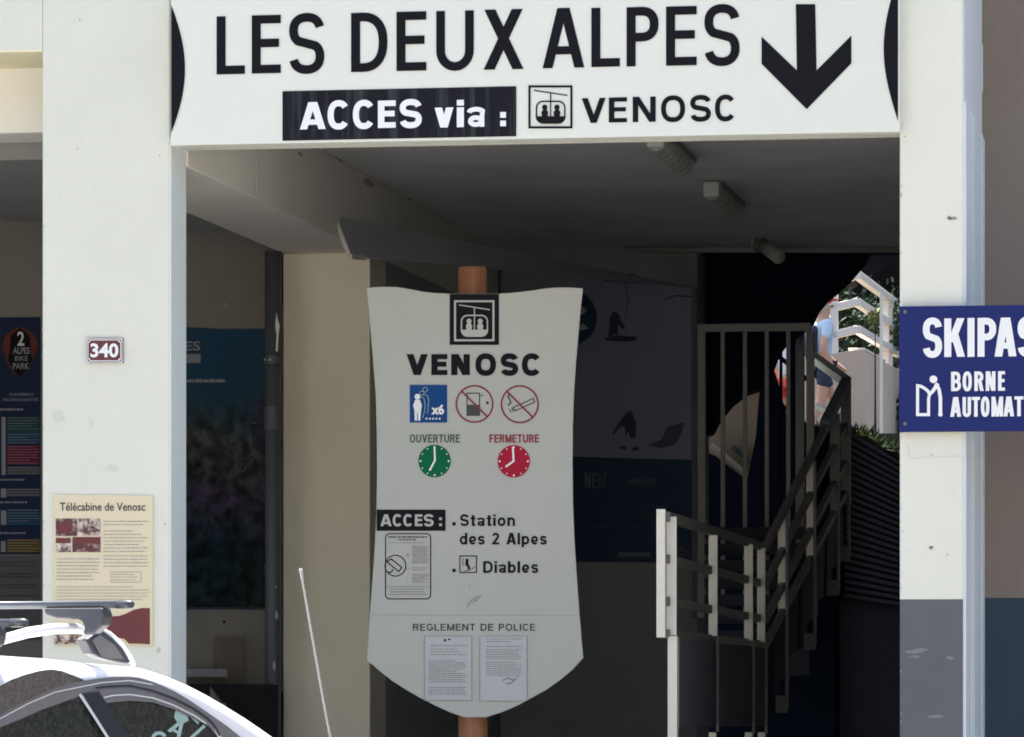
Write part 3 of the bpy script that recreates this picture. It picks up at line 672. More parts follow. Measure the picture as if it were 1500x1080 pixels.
word(Wp, M['ink'], py, [('V', 595.7, 627, 519.6, 550.2), ('E', 632, 655.5, 519.6, 550.2), ('N', 661, 688.3, 519.6, 550.2), ('O', 696, 727, 518.8, 551), ('S', 733, 759.5, 518.8, 551), ('C', 764, 793.5, 518.8, 551)], 9.2, 7.4, off=O_)
# blue queue square
Ink().rect(600.4, 564.4, 655.2, 619.6).build('blue_square', Wp, M['ink_blue'], py, O_)
q7 = lambda a, b: (590 + a / 6.752, 550 + b / 6.752)
I = Ink().disc(*q7(146, 215), 4.2).poly([q7(*p) for p in [(125, 245), (170, 245), (190, 300), (182, 350), (174, 452), (152, 452), (150, 370), (144, 370), (142, 452), (120, 452), (116, 350), (103, 300)]])
I.rect(*q7(228, 424), *q7(244, 440)).rect(*q7(262, 424), *q7(278, 440)).rect(*q7(294, 424), *q7(310, 440)).rect(*q7(326, 424), *q7(342, 440)).rect(*q7(358, 424), *q7(374, 440))
I.build('queue_pictogram', Wp, M['ink_wh'], py, O_ + .003)
I = Ink().ring(*q7(190, 180), 3.2, .9).ring(*q7(222, 145), 3.4, .9).line([q7(*p) for p in [(180, 215), (212, 235), (222, 300), (216, 360), (200, 425)]], .9).line([q7(*p) for p in [(215, 190), (248, 210), (258, 260), (250, 330), (248, 380)]], .9)
I.build('queue_pictogram', Wp, M['sticker'], py, O_ + .003)
text('x6', Wp, (*q7(283, 290), *q7(410, 392)), M['ink_wh'], py, bold=.04, off=O_ + .003)
# no fuel / drink
cx, cy = q7(710, 287)
Ink().line([q7(636, 400), q7(636, 180), q7(760, 180), q7(760, 400)], 1.5, True).poly([q7(640, 295), q7(757, 295), q7(757, 402), q7(640, 402)]).line([q7(760, 205), q7(780, 205), q7(800, 190)], 1.2).disc(*q7(837, 275), 2.2).build('cup_pictogram', Wp, M['ink_dk'], py, O_)
Ink().ring(cx, cy, 26.6, 2.2).build('prohibition_ring', Wp, M['ink_red'], py, O_ + .002)
Ink().line([(cx - 18.5, cy - 18.5), (cx + 18.5, cy + 18.5)], 2.2).build('prohibition_bar', Wp, M['ink_red'], py, O_ + .004)
cx, cy = q7(1157, 290)
Ink().line([q7(1095, 320), q7(1290, 232), q7(1305, 268), q7(1108, 355)], 1.5, True).line([q7(1080, 322), q7(1090, 362)], 1.4).line([q7(1055, 335), q7(1072, 372)], 1.2).line([q7(1040, 300), q7(1070, 275), q7(1055, 235), q7(1040, 215), q7(1055, 185)], 2).build('cigarette_pictogram', Wp, M['ink_dk'], py, O_)
Ink().ring(cx, cy, 26.8, 2.2).build('prohibition_ring', Wp, M['ink_red'], py, O_ + .002)
Ink().line([(cx - 18.8, cy - 18.8), (cx + 18.8, cy + 18.8)], 2.2).build('prohibition_bar', Wp, M['ink_red'], py, O_ + .004)
line_text('OUVERTURE', Wp, (600.5, 637, 674, 649), M['ink_dgreen'], py, wt=.19, gap=.13, off=O_)
line_text('FERMETURE', Wp, (717, 637, 789.5, 649), M['ink_red'], py, wt=.19, gap=.13, off=O_)
def clock(u, v, m_, hands):
    Ink().disc(u, v, 23.8, 40).build('clock_face', Wp, m_, py, O_)
    I = Ink()
    for k in range(12):
        t = math.pi * k / 6; I.disc(u + 20.6 * math.cos(t), v + 20.6 * math.sin(t), 1.5 if k % 3 == 0 else 1.0, 8)
    I.build('hour_marks', Wp, M['ink_wh'], py, O_ + .002)
    Ink().line(hands, 2.7).build('clock_hands', Wp, M['panel_cream'] if 0 else M['ink_wh'], py, O_ + .004)
clock(636.8, 676, M['ink_green'], [(636.6, 654.5), (637.2, 675), (629.5, 690)])
clock(752.6, 676.3, M['ink_rose'], [(751.3, 655), (752.3, 676), (740.5, 684.5)])
# access block
Ink().rect(552, 747, 652.8, 778).build('black_band', Wp, M['ink'], py, O_)
word(Wp, M['board2'], py, [('A', 557.5, 574, 754, 771.2), ('C', 575.5, 589.5, 753.6, 771.6), ('C', 591, 605, 753.6, 771.6), ('E', 608, 619, 754, 771.2), ('S', 621, 635.5, 753.6, 771.6)], 3.9, 3.4, off=O_ + .003)
Ink().rect(643.5, 758.5, 647.4, 762.4).rect(643.5, 767.3, 647.4, 771.2).build('lettering', Wp, M['board2'], py, O_ + .003)
line_text('Station', Wp, (674, 754, 754.5, 771), M['ink'], py, wt=.19, off=O_)
line_text('des 2 Alpes', Wp, (673.3, 781, 801, 798), M['ink'], py, wt=.19, off=O_)
line_text('Diables', Wp, (707.8, 822.5, 788.7, 839.5), M['ink'], py, wt=.19, off=O_)
Ink().rect(662.8, 765.4, 667.6, 770.2).rect(662.8, 833.6, 667.6, 838.4).build('bullet', Wp, M['ink'], py, O_)
Ink().line(rect(673.8, 814.8, 698, 839), 1.4, True).build('pictogram_frame', Wp, M['ink'], py, O_)
e8 = lambda a, b: (545 + a / 5.4545, 740 + b / 5.4545)
Ink().poly([e8(*p) for p in [(750, 430), (772, 432), (770, 470), (785, 500), (778, 520), (765, 512), (760, 490), (745, 480)]]).line([e8(730, 425), e8(722, 455), e8(735, 490)], .8).line([e8(735, 530), e8(780, 520), e8(825, 495)], .9).build('skier_pictogram', Wp, M['ink'], py, O_)
# rules notice
def rrect(u0, v0, u1, v1, r):
    P = []
    for cx, cy, t0 in ((u1 - r, v0 + r, 0), (u0 + r, v0 + r, 90), (u0 + r, v1 - r, 180), (u1 - r, v1 - r, 270)):
        for k in range(6):
            t = math.radians(t0 + 90 * k / 5); P.append((cx + r * math.cos(t), cy - r * math.sin(t)))
    return P
Ink().line(rrect(565, 782.2, 631, 877.6, 6), 1.4, True).build('notice_border', Wp, M['ink'], py, O_)
scribble(Wp, 569, 626, [787], M['ink_dk'], py, 2, off=O_, seed=8, word=(5, 12)); scribble(Wp, 584, 612, [791], M['ink_dk'], py, 1.6, off=O_, seed=9)
scribble(Wp, 570, 626, [795.5], M['ink_gr'], py, 1, off=O_, seed=9)
scribble(Wp, 604, 628, [801 + 2.4 * k for k in range(11)] + [832, 835] + [841.5 + 2.4 * k for k in range(6)], M['ink_gr'], py, 1.1, off=O_, seed=10)
scribble(Wp, 595, 601, [812, 815, 833, 847], M['ink_gr'], py, 1.1, off=O_, seed=10)
Ink().ring(579.5, 829, 15.2, 1.4).build('notice_circle', Wp, M['ink'], py, O_)
Ink().line([e8(*p) for p in [(120, 455), (155, 432), (238, 500), (215, 532)]], 1.6, True).line([e8(118, 535), e8(150, 540), e8(172, 515)], 1.6).build('notice_pictogram', Wp, M['ink'], py, O_)
Ink().line([(566, 859.5), (630, 859.5)], .9).build('notice_rule', Wp, M['ink_gr'], py, O_)
scribble(Wp, 571, 625, [863, 867, 871], M['ink_gr'], py, 1.3, off=O_, seed=12, word=(8, 25))
Ink().line([(546, 901), (848, 902)], .7).build('board_seam', Wp, M['ink_gr'], py, .0225)
line_text('REGLEMENT DE POLICE', Wp, (605, 914, 784, 924), M['ink_dk'], py, wt=.17, gap=.16, off=O_)
for (u0, v0, u1, v1, sd) in ((622, 932, 691, 1026, 20), (703, 932, 772, 1027, 30)):
    Ink().rect(u0, v0, u1, v1).build('document_sheet', Wp, M['paper'], py, O_)
    Ink().line(rect(u0, v0, u1, v1), .8, True).build('sheet_border', Wp, M['ink_gr'], py, O_ + .002)
scribble(Wp, 630, 684, [946, 951, 955, 959], M['ink_gr'], py, 1.1, off=O_ + .002, seed=21)
scribble(Wp, 628, 685, [968 + 3.1 * k for k in range(11)] + [1007 + 3.2 * k for k in range(4)], M['ink_gr'], py, 1.2, off=O_ + .002, seed=22)
Ink().disc(652, 938, 2).disc(658, 937, 1.6).build('printed_emblem', Wp, M['ink_dk'], py, O_ + .002)
scribble(Wp, 712, 765, [936, 940, 947] + [952 + 3.2 * k for k in range(5)] + [970 + 3.2 * k for k in range(7)], M['ink_gr'], py, 1.1, off=O_ + .002, seed=31)
Ink().line([(736, 997), (745, 993), (752, 997), (758, 992), (750, 1000), (742, 1002)], 1).build('signature', Wp, M['ink_dk'], py, O_ + .002)
Ink().line([(684, 890), (690, 880), (697, 875), (705, 873), (697, 879), (690, 884), (700, 879)], 1.6).line([(688, 862), (687, 855)], .8).build('scratch_mark', Wp, M['ink_gr'], py, O_)

# ------------------------------------------------------------------ downpipe
dp = thing('downpipe', 'dark grey plastic downpipe with collars beside the beige column', 'drainpipe', (G(400, 960, 4.05).x, 4.05, .115))
px_ = G(400, 960, 4.05).x
MB().tube([(px_, 4.05, .115), (px_, 4.05, zb)], .040, 20).build('pipe', M['pvc'], dp, smooth=True)
for v0, v1 in ((522, 534), (596, 630), (826, 836)):
    MB().tube([(px_, 4.05, ZV(400, v1, 4.05)), (px_, 4.05, ZV(400, v0, 4.05))], .0445, 20).build('collar', M['pvc'], dp, smooth=False)
Wq = vplane((0, 4.003), (1, 4.003))
Ink().poly([(405, 458), (407, 468), (410, 478), (408, 492), (407, 515), (404, 515), (405, 490), (403, 478)]).build('paint_flake', Wq, M['seal_wh'], dp, .001)
for i, (u, v) in enumerate([(402, 975), (404, 1010), (405, 900), (395, 527), (388, 527), (404, 860)]):
    blob(Wq, u, v, 2.5, 9 if i < 3 else 2, M['white_flake'], dp, 'paint_flake', i + 3, .001)

# ------------------------------------------------------------------ side bay posters
def poly_on(name, W, px, m_, parent, off=.006): return Ink().poly(px).build(name, W, m_, parent, off)
M['p_navy'] = mat('poster_navy', (.022, .034, .075), .35)
M['p_blue'] = mat('poster_blue', (.022, .07, .14), .35, var=.15, vscale=2)
M['p_green'] = mat('poster_green', (.03, .09, .07), .4); M['p_mblue'] = mat('poster_mid_blue', (.03, .10, .17), .4)
M['p_red'] = mat('poster_red', (.22, .02, .05), .4); M['p_grey'] = mat('poster_grey', (.13, .13, .135), .4)
M['p_yellow'] = mat('poster_yellow', (.20, .14, .02), .4); M['p_black'] = mat('poster_black', (.010, .010, .014), .4)
M['p_orange'] = mat('poster_rust', (.16, .045, .03), .4); M['p_txt'] = mat('poster_text', (.30, .31, .33), .5)
M['p_land'] = mat('poster_landscape', (.13, .13, .11), .35, col2=(.03, .045, .05), vscale=5.5, thr=(.4, .66), detail=10)
M['p_purple'] = mat('poster_meadow', (.11, .075, .13), .35, col2=(.03, .04, .055), vscale=7, thr=(.42, .64), detail=10)
M['p_dark'] = mat('poster_dark_grass', (.035, .06, .06), .35, col2=(.014, .024, .038), vscale=9, thr=(.4, .62), detail=10)
bp1 = thing('bike_park_poster', 'dark blue bike park poster with coloured trail list behind the left opening', 'poster', Ww(0, 940, .01))
plate('sheet', Ww, rect(-130, 465, 58.5, 812), .006, M['p_navy'], bp1)
plate('lower_sheet', Ww, rect(-130, 814, 58.5, 938), .006, M['p_grey'], bp1)
Ink().poly([(7, 492), (17, 484), (28, 479), (39, 484), (50, 492), (55, 507), (47, 528), (38, 545), (28, 553), (18, 545), (8, 528), (2, 507)]).build('emblem', Ww, M['p_orange'], bp1, .008)
Ink().poly([(14, 492), (28, 480), (42, 492), (44, 515), (46, 528), (36, 545), (28, 553), (20, 545), (10, 528), (13, 512)]).build('emblem', Ww, M['p_black'], bp1, .010)
text('2', Ww, (23.5, 486, 34, 507), M['ink_wh'], bp1, bold=.02, off=.0125)
text('ALPES', Ww, (17, 509, 42, 519), M['p_txt'], bp1, bold=.03, off=.0125)
text('BIKE', Ww, (20, 522, 39, 529), M['p_txt'], bp1, bold=.01, off=.0125); text('PARK', Ww, (17, 532, 41, 541), M['p_txt'], bp1, bold=.02, off=.0125)
text('CLASSEMENT', Ww, (12, 576, 49, 580), M['p_txt'], bp1, bold=.01, off=.009); text('PAR NIVEAU DES PISTES', Ww, (3, 583.5, 55, 588), M['p_txt'], bp1, bold=.01, off=.009)
scribble(Ww, -40, 36, [600], M['p_txt'], bp1, 3, off=.009, seed=40)
rows = [(611, 634, 'p_green'), (635, 651, 'p_mblue'), (653, 681, 'p_red'), (684, 696, 'p_grey'), (716, 729, 'p_grey'), (746, 769, 'p_mblue'), (790, 811, 'p_yellow')]
for v0, v1, k in rows:
    v = v0; 
    while v < v1 - 1:
        Ink().rect(9, v, 57, v + 3.1).build('list_row', Ww, M[k], bp1, .009); v += 4
    scribble(Ww, 10, 56, [v0 + 1.6 + 4 * j for j in range(int((v1 - v0) / 4))], M['p_txt'], bp1, .7, off=.0105, seed=int(v0), word=(4, 14))
Ink().rect(1, 611, 7, 696).rect(0, 716, 8, 729).rect(0, 748, 8, 769).rect(0, 793, 7, 809).build('list_key', Ww, M['p_txt'], bp1, .009)
scribble(Ww, -40, 38, [703, 736, 781], M['p_txt'], bp1, 2.4, off=.009, seed=41)
scribble(Ww, 0, 56, [824, 829, 841, 845, 857, 861, 873], M['ink_dk'], bp1, 1.4, off=.009, seed=42)

def print_mat():
    m = bpy.data.materials.new('landscape_print'); m.use_nodes = True; n = m.node_tree; L = n.links; b = n.nodes['Principled BSDF']; b.inputs['Roughness'].default_value = .3
    tc = n.nodes.new('ShaderNodeTexCoord'); sx = n.nodes.new('ShaderNodeSeparateXYZ'); L.new(tc.outputs['Object'], sx.inputs[0])
    z0 = Ww(330, 893).z; z1 = Ww(330, 482).z
    base = Ww(330, 893, .01).z
    mr = n.nodes.new('ShaderNodeMapRange'); mr.inputs[1].default_value = z1 - base; mr.inputs[2].default_value = z0 - base; L.new(sx.outputs[2], mr.inputs[0])
    nz = n.nodes.new('ShaderNodeTexNoise'); nz.inputs['Scale'].default_value = 7; nz.inputs['Detail'].default_value = 9; L.new(tc.outputs['Object'], nz.inputs[0])
    ad = n.nodes.new('ShaderNodeMath'); ad.operation = 'MULTIPLY_ADD'; ad.inputs[1].default_value = .34; L.new(nz.outputs[0], ad.inputs[0]); L.new(mr.outputs[0], ad.inputs[2])
    sb_ = n.nodes.new('ShaderNodeMath'); sb_.operation = 'SUBTRACT'; sb_.inputs[1].default_value = .17; L.new(ad.outputs[0], sb_.inputs[0])
    r = n.nodes.new('ShaderNodeValToRGB'); e = r.color_ramp.elements; L.new(sb_.outputs[0], r.inputs[0])
    cols = [(0, (.022, .070, .135)), (.22, (.024, .070, .12)), (.30, (.035, .070, .095)), (.38, (.075, .085, .085)), (.52, (.055, .060, .060)), (.60, (.060, .045, .085)), (.68, (.035, .040, .065)), (.78, (.010, .026, .036)), (1, (.014, .030, .032))]
    e[0].position = 0; e[0].color = (*cols[0][1], 1); e[1].position = 1; e[1].color = (*cols[-1][1], 1)
    for p, c in cols[1:-1]: x = e.new(p); x.color = (*c, 1)
    n2 = n.nodes.new('ShaderNodeTexNoise'); n2.inputs['Scale'].default_value = 16; n2.inputs['Detail'].default_value = 10; L.new(tc.outputs['Object'], n2.inputs[0])
    r2 = n.nodes.new('ShaderNodeValToRGB'); L.new(n2.outputs[0], r2.inputs[0]); r2.color_ramp.elements[0].position = .38; r2.color_ramp.elements[1].position = .64
    r2.color_ramp.elements[0].color = (.25, .25, .25, 1); r2.color_ramp.elements[1].color = (1.5, 1.5, 1.5, 1)
    gt = n.nodes.new('ShaderNodeMapRange'); gt.inputs[1].default_value = .22; gt.inputs[2].default_value = .36; L.new(mr.outputs[0], gt.inputs[0])
    mx = n.nodes.new('ShaderNodeMix'); mx.data_type = 'RGBA'; mx.inputs['A'].default_value = (1, 1, 1, 1); L.new(gt.outputs[0], mx.inputs['Factor']); L.new(r2.outputs[0], mx.inputs['B'])
    ml = n.nodes.new('ShaderNodeMix'); ml.data_type = 'RGBA'; ml.blend_type = 'MULTIPLY'; ml.inputs['Factor'].default_value = 1; L.new(r.outputs[0], ml.inputs['A']); L.new(mx.outputs['Result'], ml.inputs['B'])
    L.new(ml.outputs['Result'], b.inputs['Base Color']); return m
M['p_print'] = print_mat()
bp2 = thing('landscape_poster', 'dark blue mountain landscape poster in the shaded bay between the columns', 'poster', Ww(330, 893, .01))
plate('sheet', Ww, [(200, 476), (388, 485.5), (388, 893), (200, 893)], .006, M['p_blue'], bp2)
Ink().rect(201, 482, 387.5, 892).build('landscape_print', Ww, M['p_print'], bp2, .008)
text('2 ALPES', Ww, (206, 500, 292, 514), M['p_txt'], bp2, bold=.02, off=.009)
Ink().rect(215, 519, 292.5, 532).build('print_band', Ww, M['p_txt'], bp2, .009)
scribble(Ww, 272, 328, [558], M['p_txt'], bp2, 5, off=.009, seed=43, word=(4, 14))
Ink().disc(384, 588, 7, ry=9).poly([(368, 608), (378, 598), (387, 600), (387, 620), (366, 617)]).poly([(366, 622), (387, 620), (387, 650), (378, 662), (368, 655)]).line([(352, 688), (360, 675), (370, 668)], 2.2).build('hiker_print', Ww, M['p_purple'], bp2, .0125)
Ink().line([(318, 630), (326, 620), (332, 650), (322, 665), (318, 630)], 2).line([(335, 662), (340, 680), (332, 692), (322, 676)], 1.6).line([(284, 725), (292, 745), (310, 765), (306, 740)], 3).build('branch_print', Ww, M['p_land'], bp2, .0125)
blob(Ww, 329, 447, 4, 6, M['hole'], B, 'wall_chip', 5); Ink().line([(312, 417), (348, 417)], 1.4).line([(334, 417), (332, 432), (338, 436), (328, 442)], 1).build('wall_scratch', Ww, M['hole'], B, .002)
Ink().line([(272, 891), (388, 891)], 1.5).build('poster_edge', Ww, M['pvc'], bp2, .012)
blob(Ww, 328, 911, 2.5, 2.5, M['p_black'], B, 'screw_hole', 6)
bx = thing('cardboard_panel', 'dim brown board leaning in the side bay below the landscape poster', 'board', Ww(330, 1000, .05))
plate('board', Ww, rect(311, 934, 349, 1002), .02, M['board_brown'], bx, off=.03)
st = thing('pale_box', 'pale grey box edge on the ledge in the side bay', 'box', Ww(290, 992, .1))
plate('box', Ww, rect(255, 980, 310, 992), .1, M['p_txt'], st, off=.06, bevel=.003)

# ------------------------------------------------------------------ back wall: posters
W8 = vplane((0, 8.2), (1, 8.2))
M['p_snow'] = mat('poster_snow', (.26, .265, .36), .45, var=.12, vscale=2)
M['p_fig'] = mat('poster_figure', (.035, .05, .08), .45)
M['p_shade'] = mat('poster_snow_shade', (.085, .095, .13), .45, var=.15, vscale=6)
M['p_deep'] = mat('poster_deep_blue', (.014, .042, .095), .4)
M['p_faint'] = mat('poster_faint_text', (.13, .15, .19), .5)
pp = thing('ski_poster', 'large grey poster of skiers with dark blue NEW panel on the back wall', 'poster', W8(930, 825, .01))
plate('sheet', W8, [(842, 411), (1013, 419), (1013, 673), (838, 668)], .008, M['p_snow'], pp)
plate('lower_sheet', W8, [(836, 669), (1016, 674), (1016, 825), (836, 823)], .008, M['p_deep'], pp)
plate('side_frame', W8, rect(1014, 420, 1021, 905), .02, M['fascia'], pp)
f5 = lambda a, b: (820 + a / 2.348, 380 + b / 2.348)
def fig(pts, m_='p_fig', o=.010): Ink().poly([f5(*p) for p in pts]).build('skier_print', W8, M[m_], pp, o)
fig([(190, 180), (205, 190), (212, 212), (228, 240), (214, 238), (202, 222), (200, 262), (188, 258), (176, 270), (166, 262), (172, 235), (172, 205), (180, 186)])
fig([(155, 270), (200, 262), (270, 268), (255, 282), (205, 284), (160, 280)], 'p_fig', .0115)
fig([(228, 530), (242, 520), (252, 532), (264, 560), (262, 612), (244, 618), (234, 590), (228, 618), (224, 575), (206, 580), (186, 606), (182, 598), (205, 560)])
fig([(208, 645), (228, 642), (230, 655), (212, 655)]); fig([(248, 648), (270, 645), (274, 658), (252, 658)], 'p_fig', .0112)
fig([(195, 62), (210, 50), (232, 48), (262, 50), (268, 74), (200, 74)])
fig([(300, 640), (350, 620), (372, 575), (430, 560), (420, 600), (395, 640), (345, 650)], 'p_shade')
Ink().line([f5(a, b) for a, b in [(225, 78), (238, 140), (226, 205)]], 1.1).line([f5(355, 142), f5(400, 125), f5(465, 130)], 1.6).line([f5(150, 74), f5(465, 94)], 1.2).build('cable_print', W8, M['p_fig'], pp, .010)
word(W8, M['p_faint'], pp, [('N', 857, 865.5, 693, 715.5), ('E', 868, 874.5, 693, 715.5)], 2.4, 2.2, off=.010)
Ink().line([(876, 693), (879, 715), (881.5, 697), (884, 715), (887, 693)], 2).build('lettering', W8, M['p_faint'], pp, .010)
scribble(W8, 922, 962, [706], M['p_shade'], pp, 9, off=.010, seed=50, word=(3, 6))
scribble(W8, 870, 980, [742, 754, 772], M['p_shade'], pp, 1.2, off=.010, seed=51, word=(5, 20))
Ink().rect(906, 809, 953, 816).build('print_band', W8, M['p_faint'], pp, .010)
scribble(W8, 991, 1009, [803, 808, 813], M['p_shade'], pp, 3, off=.010, seed=52)
rs = thing('round_sign', 'round dark sign with two pale arrows partly behind the notice board', 'sign', W8(835, 508, .03))
Ink().disc(834, 466, 41, 48).build('disc', W8, M['p_deep'], rs, .0)
fr_ = [W8(834 + 41 * math.cos(2 * math.pi * k / 40), 466 + 41 * math.sin(2 * math.pi * k / 40), .03) for k in range(40)]
bpy.data.objects.remove(rs.children[0])
MB().prism(fr_, [p + Vector((0, .018, 0)) for p in fr_]).build('disc', M['p_deep'], rs)
Ink().poly([(853, 448), (861, 456), (854, 462), (848, 458)]).poly([(855, 474), (864, 482), (851, 485), (847, 479)]).build('arrow', W8, M['p_txt'], rs, .033)

for k_ in M:
    if k_.startswith('p_') and k_ != 'p_print': M[k_].node_tree.nodes['Principled BSDF'].inputs['Specular IOR Level'].default_value = .1

# ------------------------------------------------------------------ ceiling lamps
def ceiling_lamp(u, v, length, label, first):
    # v = height in the photo of the lamp's front end on its lower face
    zl = ZC - .10
    k = (zl - CAM.z) / ((HV - v) / FPX); d = ray(u, v); p = CAM + d * k
    t = thing('ceiling_lamp', label, 'lamp', (p.x, p.y, ZC), 0, 'bulkhead lamps on the passage ceiling')
    MB().box(p.x - .05, p.x + .05, p.y, p.y + length, ZC - .035, ZC).build('base', M['lamp_body'], t, bevel=.008)
    mb = MB(); n = 12; vs = []; L = [0, .03, length - .06, length - .02]; sc = [.7, 1, 1, .7]
    for yy, s_ in zip(L, sc):
        for k2 in range(n + 1):
            a = math.pi * k2 / n; vs.append((p.x + .047 * s_ * math.cos(a), p.y + yy, ZC - .035 - .062 * s_ * math.sin(a) ** .8))
    fs = [(i * (n + 1) + k2, i * (n + 1) + k2 + 1, (i + 1) * (n + 1) + k2 + 1, (i + 1) * (n + 1) + k2) for i in range(3) for k2 in range(n)]
    fs += [tuple(range(n + 1)), tuple(3 * (n + 1) + k2 for k2 in range(n + 1))]
    mb.add(vs, fs).build('diffuser', M['lamp'], t, smooth=False)
    for k2 in range(6):
        yy = p.y + length * (.15 + .13 * k2)
        MB().tube([(p.x + .052 * math.cos(math.pi * j / 10), yy, ZC - .035 - .068 * math.sin(math.pi * j / 10) ** .8) for j in range(11)], .004, 6).build('guard_wire', M['lamp_body'], t)
    MB().box(p.x - .04, p.x + .04, p.y - .012, p.y + .02, ZC - .085, ZC - .01).build('end_cap', M['lamp'], t, bevel=.006)
    return t
ceiling_lamp(960, 221, 1.15, 'caged ceiling lamp nearest the overhead sign', 1)
ceiling_lamp(1042, 293, 1.15, 'middle of the three ceiling lamps in the passage', 0)
t3 = thing('spot_lamp', 'small spotlight hanging on a bracket at the back pipe', 'lamp', G(1113, 340, 7.9))
MB().bar(G(1101, 349, 7.85), G(1124, 349, 7.85), .08, .10).build('mount', M['lamp'], t3, bevel=.006)
MB().tube([G(1113, 352, 7.8), G(1112, 362, 7.7)], .035, 14).build('joint', M['lamp_body'], t3, smooth=True)
MB().tube([G(1112, 358, 7.75), G(1141, 377, 7.45)], [.030, .040], 14).build('lamp_head', M['lamp'], t3, smooth=True)

# ------------------------------------------------------------------ gate
gt = thing('barred_gate', 'grey metal gate of upright bars at the back of the passage', 'gate', G(1106, 905, 8.0))
def gbar(u0, u1, v0, v1, nm, Y=8.0, dy=.04):
    a = G(u0, v0, Y); b = G(u1, v1, Y); return MB().box(a.x, b.x, Y, Y + dy, b.z, a.z).build(nm, M['gate'], gt, bevel=.002)
gbar(1021.5, 1187, 475, 484.5, 'top_rail', dy=.05)
gbar(1021.5, 1033, 485.2, 905, 'post', dy=.05)
gbar(1181, 1192, 485.2, 905, 'post', dy=.05)
for u in (1058.5, 1091, 1123, 1154.5): gbar(u - 3, u + 3, 484.8, 899, 'bar', 8.01, .025)
gbar(1033.3, 1180.7, 899.4, 905, 'bottom_rail')

# ------------------------------------------------------------------ landing railing and stair railing
rl = thing('stair_railing', 'beige and dark metal railing round the landing and up the stair', 'railing', G(976, 1080, .95))
YA, YB, YC = .95, 5.12, 7.55
vA = [750, 812, 874, 922]; vB = [797, 851, 902, 939]
def lp(t, k): # point on landing rail k
    a = G(976, vA[k], YA); b = G(1121, vB[k], YB); return a + (b - a) * t
for k in range(4):
    MB().bar(lp(0, k) - Vector((0, 0, .02)), lp(1, k) - Vector((0, 0, .02)), .03, .038 if k else .042).build('rail', M['rail_dk'], rl, bevel=.003)
# end plate and pickets facing the street
a, b = G(961.5, 746, YA - .06), G(974.5, 934, YA - .06)
MB().box(a.x, b.x, YA - .06, YA - .045, b.z, a.z).build('end_plate', M['rail'], rl, bevel=.002)
def picket(u0, u1, vt, vb_, low=None, t=0):
    Y = YA + (YB - YA) * t; a = G(u0, vt, Y + .02); b = G(u1, vb_, Y + .02)
    MB().box(a.x, b.x, Y + .018, Y + .03, b.z, a.z).build('post', M['rail'], rl, bevel=.002)
    if low:
        c = G(low[0], vb_, Y); d_ = G(low[1], low[2], Y)
        MB().box(c.x, d_.x, Y, Y + .05, d_.z, c.z - .003).build('post_leg', M['rail' if low[3] else 'rail_dk'], rl, bevel=.002)
def tt(u):  # parameter along landing rail for pixel u
    lo, hi = 0, 1
    for _ in range(30):
        m_ = (lo + hi) / 2; p = G(976, 900, YA).lerp(G(1121, 900, YB), m_); dd = p - CAM; uu = HU + FPX * dd.dot(RT) / dd.dot(FW)
        if uu < u: lo = m_
        else: hi = m_
    return (lo + hi) / 2
picket(976, 991, 757, 931, (978, 992, 1200, True), 0)
picket(1038, 1051, 784, 932, (1049, 1052.5, 1072, False), tt(1038))
picket(1090, 1103, 797, 939, (1102, 1105, 1075, False), tt(1092))
picket(1109, 1121, 803, 941, (1120, 1123, 1075, False), tt(1110))
for u in (1043, 1096, 1115):
    a = G(u - 5, 1073, YA + (YB - YA) * tt(u)); b = G(u + 6, 1082, a.y); MB().box(a.x, b.x, a.y, a.y + .03, b.z, a.z).build('foot_bracket', M['rail'], rl, bevel=.002)
# stair flight rails
c0, c1 = (1121, YB), (1240, YC)
vC = [560, 614, 668, 712]
def sp(t, k): return G(1121, vB[k], YB).lerp(G(1240, vC[k], YC), t)
for k in range(4):
    MB().bar(sp(0, k) - Vector((0, 0, .02)), sp(1, k) - Vector((0, 0, .02)), .032, .042 if k == 0 else .036).build('stair_rail', M['rail_dk'] if k in (0, 3) else M['rail_dk'], rl, bevel=.003)
def upost(u, vb_, wd=.042, mt='rail'):
    t = (u - 1121) / 119.; t = t / (t + (1 - t) * 1.0 * 1.0)
    p = sp(t, 0); q = G(u, vb_, p.y)
    MB().box(p.x - wd / 2, p.x + wd / 2, p.y + .02, p.y + .035, sp(t, 3).z - .03, p.z - .03).build('post', M[mt], rl, bevel=.002)
    MB().box(p.x + wd / 2 - .002, p.x + wd / 2 + .012, p.y, p.y + .05, q.z, p.z - .03).build('post_leg', M['rail_dk'], rl)
    MB().box(p.x - .03, p.x + wd / 2 + .014, p.y - .01, p.y, q.z - .03, q.z + .06).build('foot_bracket', M['rail_dk'], rl, bevel=.002)
upost(1143, 1036); upost(1183, 944); upost(1219, 865, mt='rail_dk'); upost(1236, 815, mt='rail_dk')
# blue-grey top handrail and its return
MB().bar(sp(.72, 0) + Vector((0, 0, .004)), sp(1, 0) + Vector((0, 0, .004)), .055, .05).build('handrail', M['handrail'], rl, bevel=.004)
h0 = sp(1, 0)
MB().bar(h0 + Vector((0, 0, .004)), G(1186, 520, 8.9), .055, .05).build('handrail', M['handrail'], rl, bevel=.004)
MB().bar(sp(1, 1), G(1186, 592, 8.9), .035, .035).build('handrail', M['handrail'], rl, bevel=.003)
MB().bar(sp(1, 0), Vector((h0.x, h0.y, sp(1, 3).z - .1)), .05, .05).build('post', M['rail_dk'], rl, bevel=.003)
MB().bar(G(1172, 486, 9.0), G(1172, 800, 9.0), .05, .05).build('post', M['handrail'], rl)
